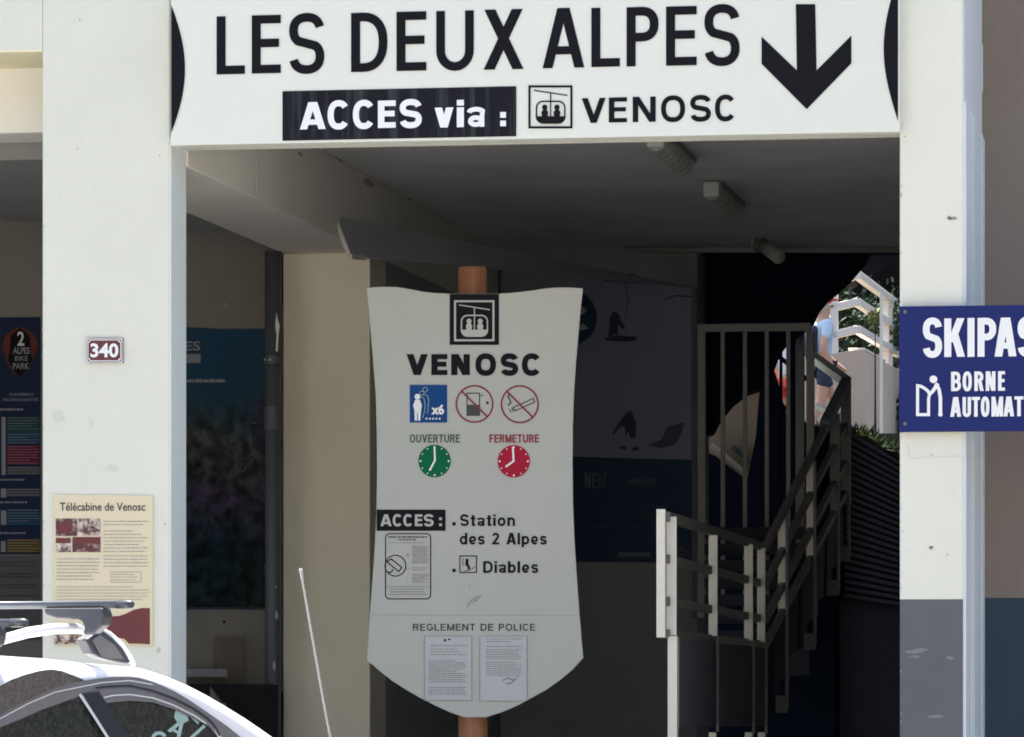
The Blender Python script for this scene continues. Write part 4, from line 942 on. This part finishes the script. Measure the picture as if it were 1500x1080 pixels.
# stair: landing and flight
sr = thing('staircase', 'dark stair with landing slab and stepped side panel climbing to the daylight', 'staircase', G(990, 1080, 1.1))
lA, lB = G(994, 935, 1.2), G(1121, 942, YB)
fs_ = [G(995, 936, 1.2), lB, G(1121, 1063, YB), G(995, 1066, 1.2)]
MB().prism(fs_, [p + Vector((-.012, 0, 0)) for p in fs_]).build('fascia', M['fascia'], sr)
MB().box(XU(1034, 5.4), G(1121, 942, YB).x - .07, 5.4, 8.3, lB.z - .18, lB.z - .02).build('landing', M['stringer'], sr)
stp = [(0, 'b', 3)]
top = [sp(0, 3), sp(1, 3)]
low = []
n_ = 7
vs_lo = [(1121, 1063), (1150, 1040), (1150, 1000), (1166, 985), (1166, 960), (1190, 945), (1190, 915), (1207, 900), (1207, 880), (1226, 868), (1226, 835), (1243, 820), (1243, 740)]
def on_stair(u, v):
    t = (u - 1121) / 119.; p = sp(min(t, 1.03), 3); return G(u, v, p.y)
poly_ = [sp(0, 3), sp(.5, 3), sp(1, 3)] + [on_stair(u, v) for u, v in vs_lo[::-1]]
MB().prism([p + Vector((-.03, 0, 0)) for p in poly_], [p + Vector((-.09, 0, 0)) for p in poly_]).build('side_panel', M['stringer'], sr)
nst = 9
for i in range(nst):
    t = (i + .5) / nst; p = sp(t, 3)
    MB().box(max(p.x - 1.5, XU(1036, p.y)), p.x - .1, p.y - .14, p.y + .14, p.z - .25, p.z - .19 + 0).build('tread', M['stringer'], sr)

# ------------------------------------------------------------------ outdoors behind the passage
xs_ = XU(1242, 12)
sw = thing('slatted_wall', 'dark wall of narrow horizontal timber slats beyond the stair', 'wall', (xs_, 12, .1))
MB().box(xs_ - .05, xs_ - .02, 11.6, 30, .1, TZ - .02).build('backing', M['shade_black'], sw)
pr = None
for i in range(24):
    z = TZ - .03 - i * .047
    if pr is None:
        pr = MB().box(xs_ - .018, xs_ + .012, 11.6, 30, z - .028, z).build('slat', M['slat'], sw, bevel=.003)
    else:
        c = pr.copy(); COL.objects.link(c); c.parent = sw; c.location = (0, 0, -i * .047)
# grass bank
rg = random.Random(3)
def bank_h(x, y): return TZ + .02 + .50 * max(0, min(1, (y - 12.2) / 13.)) + .05 * math.sin(y * 2.1) * math.sin(x * 3)
vs = []; fs = []
nx, ny = 14, 40
x_lo, x_hi, y_lo, y_hi = xs_ - 3.2, xs_ - .03, 12.1, 30.8
for j in range(ny + 1):
    for i in range(nx + 1):
        x = x_lo + (x_hi - x_lo) * i / nx; y = y_lo + (y_hi - y_lo) * j / ny
        e_ = min(1, (nx - i) / 3.); vs.append((x, y, TZ + (bank_h(x, y) - TZ) * (.25 + .75 * e_)))
for j in range(ny):
    for i in range(nx): k = j * (nx + 1) + i; fs.append((k, k + 1, k + nx + 2, k + nx + 1))
o = obj('grass_bank', vs, fs, M['soil'], None, smooth=True); o['kind'] = 'structure'
vs = []; fs = []
for i in range(40000):
    x = rg.uniform(x_lo, x_hi + .02); y = y_lo + (y_hi - y_lo) * rg.random(); z = bank_h(x, y) - .05 if x < x_hi - .5 else TZ + (bank_h(x, y) - TZ) * .4
    h = rg.uniform(.03, .09); a = rg.uniform(0, 6.28); lx, ly = math.cos(a) * .010, math.sin(a) * .010; ox, oy = rg.uniform(-.06, .06), rg.uniform(-.06, .06)
    n = len(vs); vs += [(x - lx, y - ly, z), (x + lx, y + ly, z), (x + ox, y + oy, z + h)]; fs.append((n, n + 1, n + 2))
o = obj('grass', vs, fs, M['grass'], None, fix=False); o['kind'] = 'stuff'

# parapet with white railing
YP = 31.
slab('upper_terrace', -12, xs_ + 5.5, 26, 60, TZ + .005, 3.68, M['soil'])
pw = thing('parapet_wall', 'pale concrete parapet wall turning a corner in the sunlight behind the stair', 'wall', G(1264, 700, YP))
cz = G(1264, 511, YP); zbt = 3.2
k_y = YP + 14; RISE = .32
l0 = G(1110, 532, YP)
f_ = [Vector((l0.x, YP, zbt)), Vector((cz.x, YP, zbt)), Vector((cz.x, YP, cz.z)), G(1205, 520, YP), l0]
MB().prism(f_, [p + Vector((0, .18, 0)) for p in f_]).build('front_section', M['concrete'], pw, bevel=.01)
f_ = [Vector((cz.x, YP + .181, zbt)), Vector((cz.x, k_y, zbt)), Vector((cz.x, k_y, cz.z + RISE)), Vector((cz.x, YP + .181, cz.z))]
MB().prism(f_, [p + Vector((-.18, 0, 0)) for p in f_]).build('side_section', M['concrete'], pw, bevel=.02)
MB().bar(Vector((cz.x - .09, YP + .25, cz.z + .012)), Vector((cz.x - .09, YP + 3.2, cz.z + .012 + RISE * 3 / 14)), .19, .03).build('coping', M['ext_white'], pw, bevel=.01)
er = thing('terrace_railing', 'white three-bar railing on the concrete parapet above the grass bank', 'railing', G(1264, 511, YP))
xr = cz.x - .07
for (ul, vl), v in (((1236, 411), 402), ((1190, 458), 442), ((1190, 499), 482)):
    hh = .085; zc = G(1264, v, YP).z
    MB().bar(G(ul, vl, YP + .06), Vector((xr, YP + .06, zc)), .08, hh).build('rail', M['ext_white'], er, bevel=.01)
    MB().bar(Vector((xr, YP + .05, zc)), Vector((xr, k_y, zc + RISE)), .09, hh).build('rail', M['ext_white'], er, bevel=.01)
ztop = G(1264, 402, YP).z
for u, dy in ((1297.5, 0), (1335, 0)):
    y = YP
    for _ in range(60):
        d_ = Vector((xr, y, 0)) - CAM; uu = HU + FPX * d_.dot(RT) / d_.dot(FW)
        if uu >= u: break
        y += .08
    MB().bar(Vector((xr, y, cz.z - .02)), Vector((xr, y, ztop - .03 + RISE * (y - YP) / 14)), .075, .075).build('post', M['ext_white'], er, bevel=.008)
MB().bar(G(1222, 522, YP + .05), G(1222, 428, YP + .05), .085, .06).build('post', M['ext_white'], er, bevel=.008)
MB().bar(G(1291, 430, 28.), G(1291, 651, 28.), .03, .03).build('post', M['rail'], er)

# wedge of concrete beyond the gate and its diagonal rail
cw = thing('ramp_wall', 'grey concrete ramp wall seen through the gate bars', 'wall', G(1075, 650, 11.6))
W15 = vplane((0, 11.55), (1, 11.55))
plate('wall', W15, [(1030, 640), (1060, 590), (1083, 560), (1118, 560), (1112, 720), (1030, 660)], .15, M['concrete'], cw)
MB().bar(G(1036, 634, 11.45), G(1062, 634, 11.45), .03, .03).build('coping', M['ext_white'], cw)
rr_ = thing('ramp_handrail', 'short pale handrail sloping down to the right behind the gate', 'handrail', G(1080, 700, 11.0))
MB().bar(G(1042, 652, 11.3), G(1122, 722, 11.3), .035, .045).build('rail', M['rail'], rr_, bevel=.003)
MB().bar(G(1073, 655, 11.35), G(1125, 700, 11.35), .03, .03).build('rail', M['handrail'], rr_, bevel=.003)
dk = thing('dark_post', 'thick dark post standing behind the right end of the gate', 'post', G(1167, 900, 10.9))
MB().bar(G(1168, 470, 10.9), G(1168, 960, 10.9), .08, .08).build('shaft', M['void'], dk)
dk2 = thing('dark_backdrop', 'dark panel behind the gate bars', 'panel', G(1110, 900, 11.1))  # near-black panel cut to the dark outline behind the gate
W11 = vplane((0, 11.3), (1, 11.3))
plate('panel', W11, [(1114, 566), (1128, 535), (1135, 545), (1140, 560), (1160, 640), (1178, 700), (1185, 960), (1020, 960), (1020, 655), (1048, 668), (1095, 705), (1108, 640)], .04, M['void'], dk2)

bl = thing('dark_balustrade', 'dark steel balustrade just behind the right half of the gate', 'railing', G(1150, 900, 9.6))
for u, w_ in ((1130.5, 3), (1144, 4)):
    MB().bar(G(u, 492, 9.6), G(u, 900, 9.6), w_ / 240, .03).build('post', M['void'], bl)
for (ua, va), (ub, vb2) in (((1128, 512), (1182, 556)), ((1128, 580), (1182, 624))):
    MB().bar(G(ua, va, 9.66), G(ub, vb2, 9.66), .03, .028).build('rail', M['void'], bl)
# hedge and dark slope behind
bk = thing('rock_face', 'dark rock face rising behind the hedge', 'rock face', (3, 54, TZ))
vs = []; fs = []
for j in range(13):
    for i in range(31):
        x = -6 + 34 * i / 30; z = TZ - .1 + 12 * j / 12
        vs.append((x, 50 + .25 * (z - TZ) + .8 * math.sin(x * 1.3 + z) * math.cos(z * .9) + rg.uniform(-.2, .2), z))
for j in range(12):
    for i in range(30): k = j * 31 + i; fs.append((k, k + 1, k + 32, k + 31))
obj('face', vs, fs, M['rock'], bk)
def leaves(cx, cy, cz_, rx, ry, rz, n, size, mt, parent, name='foliage', seed=1):
    g = random.Random(seed); vs = []; fs = []
    cl = [(g.uniform(-1, 1), g.uniform(-1, 1), g.uniform(-1, 1)) for _ in range(40)]
    for i in range(n):
        c = g.choice(cl); p = [c[k] + g.gauss(0, .17) for k in range(3)]
        P = Vector((cx + rx * p[0], cy + ry * p[1], cz_ + rz * p[2]))
        s = size * g.uniform(.5, 1.3); a = Vector((g.gauss(0, 1), g.gauss(0, 1), g.gauss(0, 1))).normalized(); b = a.orthogonal().normalized()
        c2 = a.cross(b)
        k = len(vs); vs += [P - b * s, P + c2 * s * .45 - b * s * .1, P + b * s, P - c2 * s * .45 - b * s * .1]; fs.append((k, k + 1, k + 2, k + 3))
    return obj(name, vs, fs, mt, parent, fix=False, kind='stuff')
hg = thing('hedge', 'dark green leafy hedge behind the white terrace railing', 'hedge', (G(1270, 500, 36).x, 36, 3.68))
hx = G(1285, 500, 36).x
leaves(hx, 36.8, 4.65, 2.4, 1.1, .95, 30000, .055, M['leaf'], hg, seed=4)
for k in range(7):
    x = hx - 1.8 + k * .6; MB().tube([(x, 36.5, 3.68), (x + .1, 36.5, 4.7), (x - .1, 36.4, 5.5)], [.04, .03, .01], 6).build('stem', M['bark'], hg)
sb = thing('young_shrub', 'yellow-green shrub catching the sun beside the navy sign edge', 'shrub', G(1314, 520, 39))
c = G(1314, 462, 39)
leaves(c.x, 39, c.z, .12, .3, .22, 260, .06, M['leaf2'], sb, seed=5)
MB().tube([(c.x, 39, 3.68), (c.x, 39, c.z + .1)], [.03, .01], 6).build('stem', M['bark'], sb)
sb2 = thing('small_leafy_sprig', 'light green sprig between the two lower terrace rails', 'shrub', G(1281, 520, 32.5))
c = G(1282, 468, 32.5)
leaves(c.x, 32.5, c.z, .06, .1, .10, 40, .06, M['leaf2'], sb2, seed=6)
MB().tube([(c.x, 32.55, 3.68), (c.x, 32.5, c.z)], [.015, .006], 6).build('stem', M['bark'], sb2)

# ------------------------------------------------------------------ people
def skinned(name, pts, edges, rad, mt, parent, base, rz, sub=2):
    me = bpy.data.meshes.new(name); me.from_pydata(pts, edges, []); me.materials.append(mt)
    o = bpy.data.objects.new(name, me); COL.objects.link(o); o.parent = parent
    m = o.modifiers.new('skin', 'SKIN'); m.use_smooth_shade = True
    for i, r in enumerate(rad):
        me.skin_vertices[0].data[i].radius = (r, r) if not isinstance(r, tuple) else r
    me.skin_vertices[0].data[0].use_root = True
    o.modifiers.new('sub', 'SUBSURF').levels = sub; o.modifiers['sub'].render_levels = sub
    return o
def person(label, base, rz, H, shirt, shorts, hair, hat=None, pack=None, stride=.22):
    t = thing('person', label, 'person', base, rz); s = H / 1.75
    V = lambda x, y, z: (x * s, y * s, z * s)
    P = [V(0, 0, .98), V(0, 0, 1.15), V(0, -.01, 1.36), V(0, 0, 1.47), V(0, -.02, 1.56), V(0, -.03, 1.66)]
    R_ = [.095, .09, .10, .05, .072, .082]; Ed = [(0, 1), (1, 2), (2, 3), (3, 4), (4, 5)]
    def chain(st, pts, rs):
        k = st
        for p, r in zip(pts, rs): P.append(V(*p)); R_.append(r); Ed.append((k, len(P) - 1)); k = len(P) - 1
    chain(2, [(.17, 0, 1.40), (.25, -.06, 1.14), (.22, -.24, .98), (.21, -.30, .93), (.21, -.36, .90)], [.065, .042, .032, .035, .02])
    chain(2, [(-.17, 0, 1.40), (-.24, .08, 1.14), (-.23, -.02, .93), (-.23, -.05, .87), (-.23, -.08, .80)], [.065, .042, .032, .035, .02])
    chain(0, [(.09, 0, .90), (.10, -stride, .52), (.10, -stride * .7, .10), (.10, -stride * .7 - .14, .04)], [.09, .058, .042, .035])
    chain(0, [(-.09, 0, .90), (-.10, stride * .3, .50), (-.10, stride * 1.4, .14), (-.10, stride * 1.2 - .02, .04)], [.09, .058, .042, .035])
    skinned('body', P, Ed, [r * s for r in R_], M['skin'], t, base, rz)
    sp_ = [V(0, 0, .95), V(0, 0, 1.15), V(0, -.01, 1.36), V(0, 0, 1.44), V(.17, 0, 1.40), V(.235, -.04, 1.2), V(-.17, 0, 1.40), V(-.225, .05, 1.2)]
    skinned('shirt', sp_, [(0, 1), (1, 2), (2, 3), (2, 4), (4, 5), (2, 6), (6, 7)], [x * s for x in (.118, .112, .125, .055, .075, .055, .075, .055)], M[shirt], t, base, rz)
    hp = [V(0, 0, .98), V(.09, 0, .90), V(.10, -stride * .6, .66), V(-.09, 0, .90), V(-.10, stride * .15, .66)]
    skinned('shorts', hp, [(0, 1), (1, 2), (0, 3), (3, 4)], [x * s for x in (.122, .10, .082, .10, .082)], M[shorts], t, base, rz)
    def loc(mb, nm, m_):
        me = bpy.data.meshes.new(nm); me.from_pydata([tuple(v) for v in mb.v], [], mb.f); me.materials.append(m_)
        for p in me.polygons: p.use_smooth = True
        o = bpy.data.objects.new(nm, me); COL.objects.link(o); o.parent = t; return o
    loc(MB().ball((0, .028 * s, 1.655 * s), .112 * s, .112 * s, .125 * s), 'hair', M[hair])
    loc(MB().ball((0, -.115 * s, 1.615 * s), .014 * s, .02 * s, .02 * s), 'nose', M['skin'])
    if hat:
        mb = MB().ball((0, .0, 1.70 * s), .112 * s, .12 * s, .095 * s); mb.tube([(0, -.02 * s, 1.68 * s), (0, -.02 * s, 1.69 * s)], .16 * s, 16); loc(mb, 'hat', M[hat])
    if pack:
        mb = MB(); mb.box(-.12 * s, .12 * s, .09 * s, .20 * s, 1.05 * s, 1.40 * s); o = loc(mb, 'backpack', M[pack])
        md = o.modifiers.new('b', 'BEVEL'); md.width = .05 * s; md.segments = 3
    for x, y in ((.10, -stride * .7 - .06), (-.10, stride * 1.2)):
        loc(MB().ball((x * s, y * s, .045 * s), .05 * s, .13 * s, .045 * s), 'shoe', M['shoe'])
    return t
zz_ = TZ
def at_top(u, v, Yp): return G(u, v, Yp)
b_ = G(1205, 431, 29.5); Hh = b_.z - 3.69
person('walker in pale blue top and red hat beside the white terrace railing', (b_.x, 29.5, 3.69), math.radians(115), Hh, 'tee_blue', 'navy_cloth', 'hair', hat='red_cloth', pack='navy_cloth', stride=.20)
b2 = G(1152, 476, 28.5)
person('walker in white top and red shorts half hidden behind the gate bars', (b2.x, 28.5, 3.69), math.radians(160), b2.z - 3.69, 'tee_white', 'red_cloth', 'hair_dk', stride=.1)

# ------------------------------------------------------------------ parked car
AL = math.radians(60); D0 = 13.0
ax = (RT * math.cos(AL) + FW * math.sin(AL)); inn = (RT * -math.sin(AL) + FW * math.cos(AL))
P0 = R(190, 960, D0)
def Fc(u, v, yin=0):                     # pixel -> (s, z) on the car's side plane, moved inwards by yin
    d = ray(u, v); p = P0 + inn * yin; k = inn.dot(p - CAM) / inn.dot(d); q = CAM + d * k
    return (q - p).dot(ax), q.z
def C(s_, y, z): v = P0 + ax * s_ + inn * y; v.z = z; return v
car = thing('parked_car', 'white estate car with aluminium roof bars in the lower left corner', 'car', C(0, .85, 0), math.atan2(ax.y, ax.x))
YR = .20
prof_px = [(0, 952), (60, 955), (130, 963), (195, 969), (225, 979), (250, 990), (275, 1004), (300, 1020), (325, 1037), (350, 1056), (380, 1080), (410, 1104)]
prof = [Fc(u, v, YR) for u, v in prof_px]
s_first, z_first = prof[0]; s_l, z_l = prof[-1]
roofp = [(s_first - 1.6, z_first - .10), (s_first - 1.1, z_first - .01), (s_first - .5, z_first + .01)] + prof + [(s_l + .25, z_l - .13), (s_l + .42, .985)]
hood = [(s_l + .5, .97), (s_l + .9, .94), (s_l + 1.25, .87), (s_l + 1.45, .72)]
rear = [(s_first - 2.05, .95), (s_first - 1.95, 1.12), (s_first - 1.8, 1.30)]
sta = rear + roofp + hood
def zr(s_):
    for (a, b), (c_, d_) in zip(sta, sta[1:]):
        if a <= s_ <= c_: return b + (d_ - b) * (s_ - a) / (c_ - a)
    return sta[0][1] if s_ < sta[0][0] else sta[-1][1]
BELT = .93
trim_o = [(0, 1039), (20, 1029), (41, 1019), (60, 1010.5), (81, 1003), (100, 999.5), (118, 998), (140, 994.5), (163, 992), (190, 991.5), (205, 993), (224, 999), (240, 1005.5), (254, 1012), (270, 1021), (284, 1030), (300, 1041), (313, 1050), (333, 1064), (353, 1080), (375, 1098)]
to = [Fc(u, v, .09) for u, v in trim_o]
def zt(s_):   # height of top of the side glass area
    if s_ <= to[0][0]: 
        return min(zr(s_) - .06, to[0][1] + max(-.12, (s_ - to[0][0]) * .30))
    for (a, b), (c_, d_) in zip(to, to[1:]):
        if a <= s_ <= c_: return b + (d_ - b) * (s_ - a) / (c_ - a)
    return min(zr(s_) - .02, to[-1][1] - .72 * (s_ - to[-1][0]))
SS = sorted(set([round(a, 3) for a, b in sta] + [round(sta[0][0] + k * (sta[-1][0] - sta[0][0]) / 70, 3) for k in range(71)]))
rows_ = []
for s_ in SS:
    z = zr(s_); top = zt(s_) if (sta[2][0] < s_ < s_l + .3) else z - .03
    top = min(top, z - .012)
    bl = min(BELT, top - .02)
    sec = [(.06, .22), (-.0, .30), (-.02, .55), (-.01, .80), (.0, bl)]
    f_y = lambda zz2: .0 + .10 * max(0, (zz2 - BELT)) / .50
    for k in (.33, .66, 1): zz2 = bl + (top - bl) * k; sec.append((f_y(zz2), zz2))
    yt = f_y(top)
    for k in range(1, 7):
        a = math.pi / 2 * k / 6; sec.append((yt + .13 * (1 - math.cos(a)) * .9, top + (z - .018 - top) * math.sin(a)))
    sec.append((.45, z - .006)); sec.append((.87, z))
    rows_.append((s_, sec))
vs = []; fs = []; ns = len(rows_[0][1]) * 2 - 1
for s_, sec in rows_:
    full = sec + [(1.74 - y, z) for y, z in sec[-2::-1]]
    e_ = 0
    if s_ > s_l + .9: e_ = .12 * ((s_ - s_l - .9) / .55) ** 2
    if s_ < sta[3][0]: e_ = .06 * ((sta[3][0] - s_) / .45) ** 2
    for y, z in full: vs.append(C(s_, .87 + (y - .87) * (1 - e_), z))
for i in range(len(rows_) - 1):
    for k in range(ns - 1): fs.append((i * ns + k, i * ns + k + 1, (i + 1) * ns + k + 1, (i + 1) * ns + k))
fs.append(tuple(range(ns))); fs.append(tuple((len(rows_) - 1) * ns + k for k in range(ns)))
body = obj('body', vs, fs, M['carpaint'], car, smooth=True)
def side(u, v, out=0):                  # pixel on the slanted glass plane of the near side
    y = .09
    for _ in range(4):
        s_, z = Fc(u, v, y - out); y = .10 * max(0, z - BELT) / .50
    return s_, z, y - out
def sidep(u, v, off=0): s_, z, y = side(u, v, off); return C(s_, y - 0, z)
def Wc(u, v, off=0): return sidep(u, v, off)
def glass(name, px, low, m_):
    pts = [side(u, v, .004) for u, v in px]; P_ = [C(a, c_, b) for a, b, c_ in pts] + [C(a, -.004, BELT) for a in low]
    obj(name, P_, [tuple(range(len(P_)))], m_, car)
gl_l = [(0, 1066), (30, 1054), (61, 1040), (90, 1029), (117, 1020)]
sA = side(155, 1080)[0]
def glass_poly(pts_px, bottom):
    P_ = [side(u, v, .006) for u, v in pts_px]; return [C(a, c_, b) for a, b, c_ in P_] + bottom
s0, z0, y0_ = side(0, 1066); 
bl_l = side(0, 1039)[0]
obj('window', [C(s0 - .75, .0, BELT + .01), C(s0 - .62, .055, BELT + .24)] + [sidep(u, v, .006) for u, v in gl_l + [(157, 1082)]] + [C(side(157, 1082)[0] + .12, -.006, BELT + .01)], [tuple(range(8))], M['glass_speckled'], car, label='dusty rear door window with painted reflections', fix=False)
gl_r = [(152, 1031), (163, 1028), (180, 1026.5), (205, 1026), (224, 1028), (240, 1033), (254, 1038), (270, 1045), (284, 1052), (306, 1063), (318, 1078), (326, 1092)]
obj('window', [sidep(u, v, .006) for u, v in gl_r] + [C(side(326, 1092)[0] + .06, -.006, BELT + .01), C(side(188, 1080)[0] + .14, -.006, BELT + .01), sidep(190, 1082, .006)], [tuple(range(15))], M['glass_speckled'], car, label='dusty front side window with painted reflections and sticker', fix=False)
def sline(name, px, w, m_, off): Ink().line(px, w).build(name, Wc, m_, car, off, step=.0002)
# grey frame: band between outer trim line and glass
def band(name, A, Bp, m_, off):
    n = len(A); vs = [sidep(u, v, off) for u, v in A] + [sidep(u, v, off) for u, v in Bp]
    obj(name, vs, [(i, i + 1, n + i + 1, n + i) for i in range(n - 1)], m_, car, fix=False)
O1 = trim_o
def interp(px, u):
    for (a, b), (c_, d_) in zip(px, px[1:]):
        if a <= u <= c_: return b + (d_ - b) * (u - a) / (c_ - a)
    return px[-1][1] if u > px[-1][0] else px[0][1]
us = list(range(-90, 376, 6)); ext_o = [(-90, 1092)] + trim_o
inner = [(-90, 1118), (0, 1066), (61, 1040), (117, 1020), (135, 1014), (150, 1013), (190, 1012), (224, 1018), (254, 1029), (284, 1045), (306, 1059), (325, 1078), (345, 1100), (376, 1130)]
band('window_frame', [(u, interp(ext_o, u)) for u in us], [(u, interp(inner, u)) for u in us], M['car_trim'], .008)
sline('trim_highlight', [(-60, 1083), (0, 1053), (41, 1031), (81, 1014), (115, 1007), (150, 1000), (190, 997), (224, 1003)], 1.6, M['seal_wh'], .011)  # pale line painted for the highlight along the trim
sline('window_seal', [(140, 1008), (163, 1005.5), (190, 1004.5), (224, 1012), (254, 1023), (284, 1038), (304, 1052), (314, 1062), (322, 1078)], 2.6, M['car_dark'], .012)
band('inner_frame', [(u, interp([(146, 1010), (163, 1009), (190, 1008), (224, 1016), (254, 1027), (284, 1043), (306, 1057), (324, 1078)], u)) for u in range(146, 320, 6)],
     [(u, interp([(146, 1032), (163, 1029), (190, 1026.5), (224, 1029), (254, 1039), (284, 1053), (306, 1064), (324, 1088)], u)) for u in range(146, 320, 6)], M['car_trim'], .0105)
sline('window_seal', [(152, 1022), (165, 1019), (190, 1017.5), (224, 1022.5), (254, 1033), (284, 1048), (302, 1060)], 2.0, M['seal_wh'], .013)
Ink().poly([(121, 1016), (145, 1013), (160, 1036), (192, 1086), (162, 1086), (140, 1050)]).build('door_pillar', Wc, M['car_dark'], car, .014)
sline('pillar_strip', [(117, 1017), (136, 1046), (160, 1084)], 4.0, M['seal_wh'], .016)
# speckled glass panel beside the roof (over the near side)
def roofside(u, v):  # on the rounded edge of the roof: intersect with mid plane yin=.13
    s_, z = Fc(u, v, .10); return C(s_, .088, z)
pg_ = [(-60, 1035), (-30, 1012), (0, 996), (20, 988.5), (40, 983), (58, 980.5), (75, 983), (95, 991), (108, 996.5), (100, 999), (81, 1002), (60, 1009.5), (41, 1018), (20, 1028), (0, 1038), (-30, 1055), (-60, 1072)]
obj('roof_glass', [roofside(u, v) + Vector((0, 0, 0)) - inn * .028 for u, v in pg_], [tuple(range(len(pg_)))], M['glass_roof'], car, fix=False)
# stickers
g_ = Ink(); glyph(g_, 'A', 249, 271, 1056, 1078, 5, 4.2); g_.rot(260, 1067, 32); g_.build('sticker_letter', Wc, M['sticker'], car, .0075)
g_ = Ink().poly([(257, 1041), (264, 1041), (275, 1050), (276, 1056), (268, 1060), (260, 1059), (255, 1051)]); g_.build('sticker_letter', Wc, M['sticker'], car, .0075)
g_ = Ink().line([(281, 1051), (291, 1060)], 3).line([(300, 1063), (279, 1082)], 4.5); g_.build('sticker_letter', Wc, M['sticker'], car, .0075)
g_ = Ink().arc(233, 1082, 9, 8, 20, 200, 5); g_.build('sticker_letter', Wc, M['sticker'], car, .0075)
# roof rail (near side)
def rp(u, v, y=.24): s_, z = Fc(u, v, y); return C(s_, y, z)
mb = MB(); mb.tube([rp(-120, 975), rp(-40, 950), rp(0, 938), (rp(40, 927)), rp(80, 921), rp(112, 920.5), rp(124, 925)], [.012, .014, .015, .016, .016, .015, .011], 12)
mb.build('roof_rail', M['carpaint'], car, smooth=True)
fp = [(140, 927), (150, 923), (165, 934), (180, 950), (192, 970), (186, 972), (150, 964), (137, 958), (126, 938)]
fr_ = [rp(u, v, .225) for u, v in fp]
MB().prism(fr_, [p + inn * .04 for p in fr_]).build('rail_foot', M['car_rub'], car, bevel=.003)
fp = [(135, 938), (146, 930), (168, 945), (182, 966), (160, 965), (148, 962)]
obj('rail_foot_insert', [rp(u, v, .222) for u, v in fp], [tuple(range(6))], M['car_trim'], car, fix=False)
MB().tube([rp(146, 924), rp(160, 930), rp(176, 944), rp(188, 960), rp(196, 974)], [.010, .011, .011, .010, .008], 10).build('rail_end', M['carpaint'], car, smooth=True)
# crossbars
def crossbar(u, v, tag_):
    s_, z = Fc(u, v, .04)
    MB().tube([C(s_, .06, z), C(s_, 1.70, z)], .0115, 16).build('crossbar', M['car_alu'], car, smooth=True)
    MB().tube([C(s_, .015, z), C(s_, .02, z), C(s_, .03, z), C(s_, .075, z)], [.004, .010, .0125, .0125], 16).build('end_cap', M['car_rub'], car, smooth=True)
    return s_, z
s1, z1 = crossbar(186, 885.5, 1)
s2, z2 = crossbar(31, 912.5, 2)
def foot(s_, z):
    sec = [(.113, z - .010), (.327, z - .010), (.322, z - .030), (.28, z - .042), (.205, z - .043), (.188, z - .050), (.180, z - .067), (.184, z - .090), (.146, z - .085), (.112, z - .060), (.105, z - .032)]
    a = [C(s_ - .022, y, zz2) for y, zz2 in sec]; b = [C(s_ + .022, y, zz2) for y, zz2 in sec]
    MB().prism(a, b).build('rack_foot', M['car_rub'], car, bevel=.006)
    sec = [(1.74 - y, zz2) for y, zz2 in sec]
    MB().prism([C(s_ - .022, y, zz2) for y, zz2 in sec], [C(s_ + .022, y, zz2) for y, zz2 in sec]).build('rack_foot', M['car_rub'], car, bevel=.006)
foot(s1, z1); foot(s2, z2)
MB().tube([C(s_first - 1.2, 1.5, z_first + .01), C(s_first - .5, 1.5, z_first + .035), C(.35, 1.5, z_first + .0)], .014, 10).build('roof_rail', M['carpaint'], car, smooth=True)
# windscreen, rear window, wheels, lamps, mirrors (mostly below or outside the frame)
sw0, sw1 = s_l - .35, s_l + .40
obj('windscreen', [C(sw0, .42, zr(sw0) + .004), C(sw0, 1.32, zr(sw0) + .004), C(sw1, 1.45, zr(sw1) + .004), C(sw1, .29, zr(sw1) + .004)], [(0, 1, 2, 3)], M['glass_speckled'], car, fix=False)
obj('rear_window', [C(rear[0][0] - .0, .35, .97), C(rear[0][0], 1.39, .97), C(rear[2][0] - .015, 1.3, 1.30), C(rear[2][0] - .015, .44, 1.30)], [(0, 1, 2, 3)], M['glass_speckled'], car, fix=False)
for s_ in (s_first - 1.35, s_l + .72):
    for y in (.1, 1.64):
        wv = MB().tube([C(s_, y - .11, .31), C(s_, y + .11, .31)], .31, 28).build('wheel', M['tyre'], car, smooth=False, bevel=.02)
        sgn = -1 if y < 1 else 1
        MB().tube([C(s_, y + sgn * .112, .31), C(s_, y + sgn * .118, .31)], .2, 20).build('rim', M['rim'], car)
for y in (.25, 1.49):
    MB().ball(C(s_l + 1.38, y, .66), .14, .14, .09).build('headlight', M['lampglass'], car, smooth=True)
    MB().ball(C(rear[0][0] + .02, y, .85), .09, .09, .14).build('tail_light', M['red_lens'], car, smooth=True)
MB().ball(C(s_l - .05, -.12, .98), .07, .12, .07).build('wing_mirror', M['carpaint'], car, smooth=True)
# whip antenna on the front wing
pts = [(440, 833), (441.5, 840), (444, 856), (450, 890), (456, 925), (463, 965), (470, 1005), (477, 1045), (484, 1080), (496, 1135), (505, 1185)]
ap = [R(u, v, D0 + .9) for u, v in pts]
mb = MB(); mb.tube(ap, [.0055, .0058, .0030] + [.0034] * 8, 8)
wd = []
for i in range(240):
    t = i / 239 * (len(ap) - 1); k = min(int(t), len(ap) - 2); p = ap[k].lerp(ap[k + 1], t - k)
    a = i * .9; wd.append(p + (RT * math.cos(a) + FW * math.sin(a)) * .0036)
mb.tube(wd[20:], .0012, 5)
an = thing('whip_antenna', 'thin white spiral-wound aerial leaning in front of the beige column', 'aerial', ap[-1])
mb.build('mast', M['aerial'], an, smooth=True)
MB().tube([ap[-1], ap[-1] - Vector((0, 0, .20))], [.012, .02], 12).build('base', M['car_dark'], an)
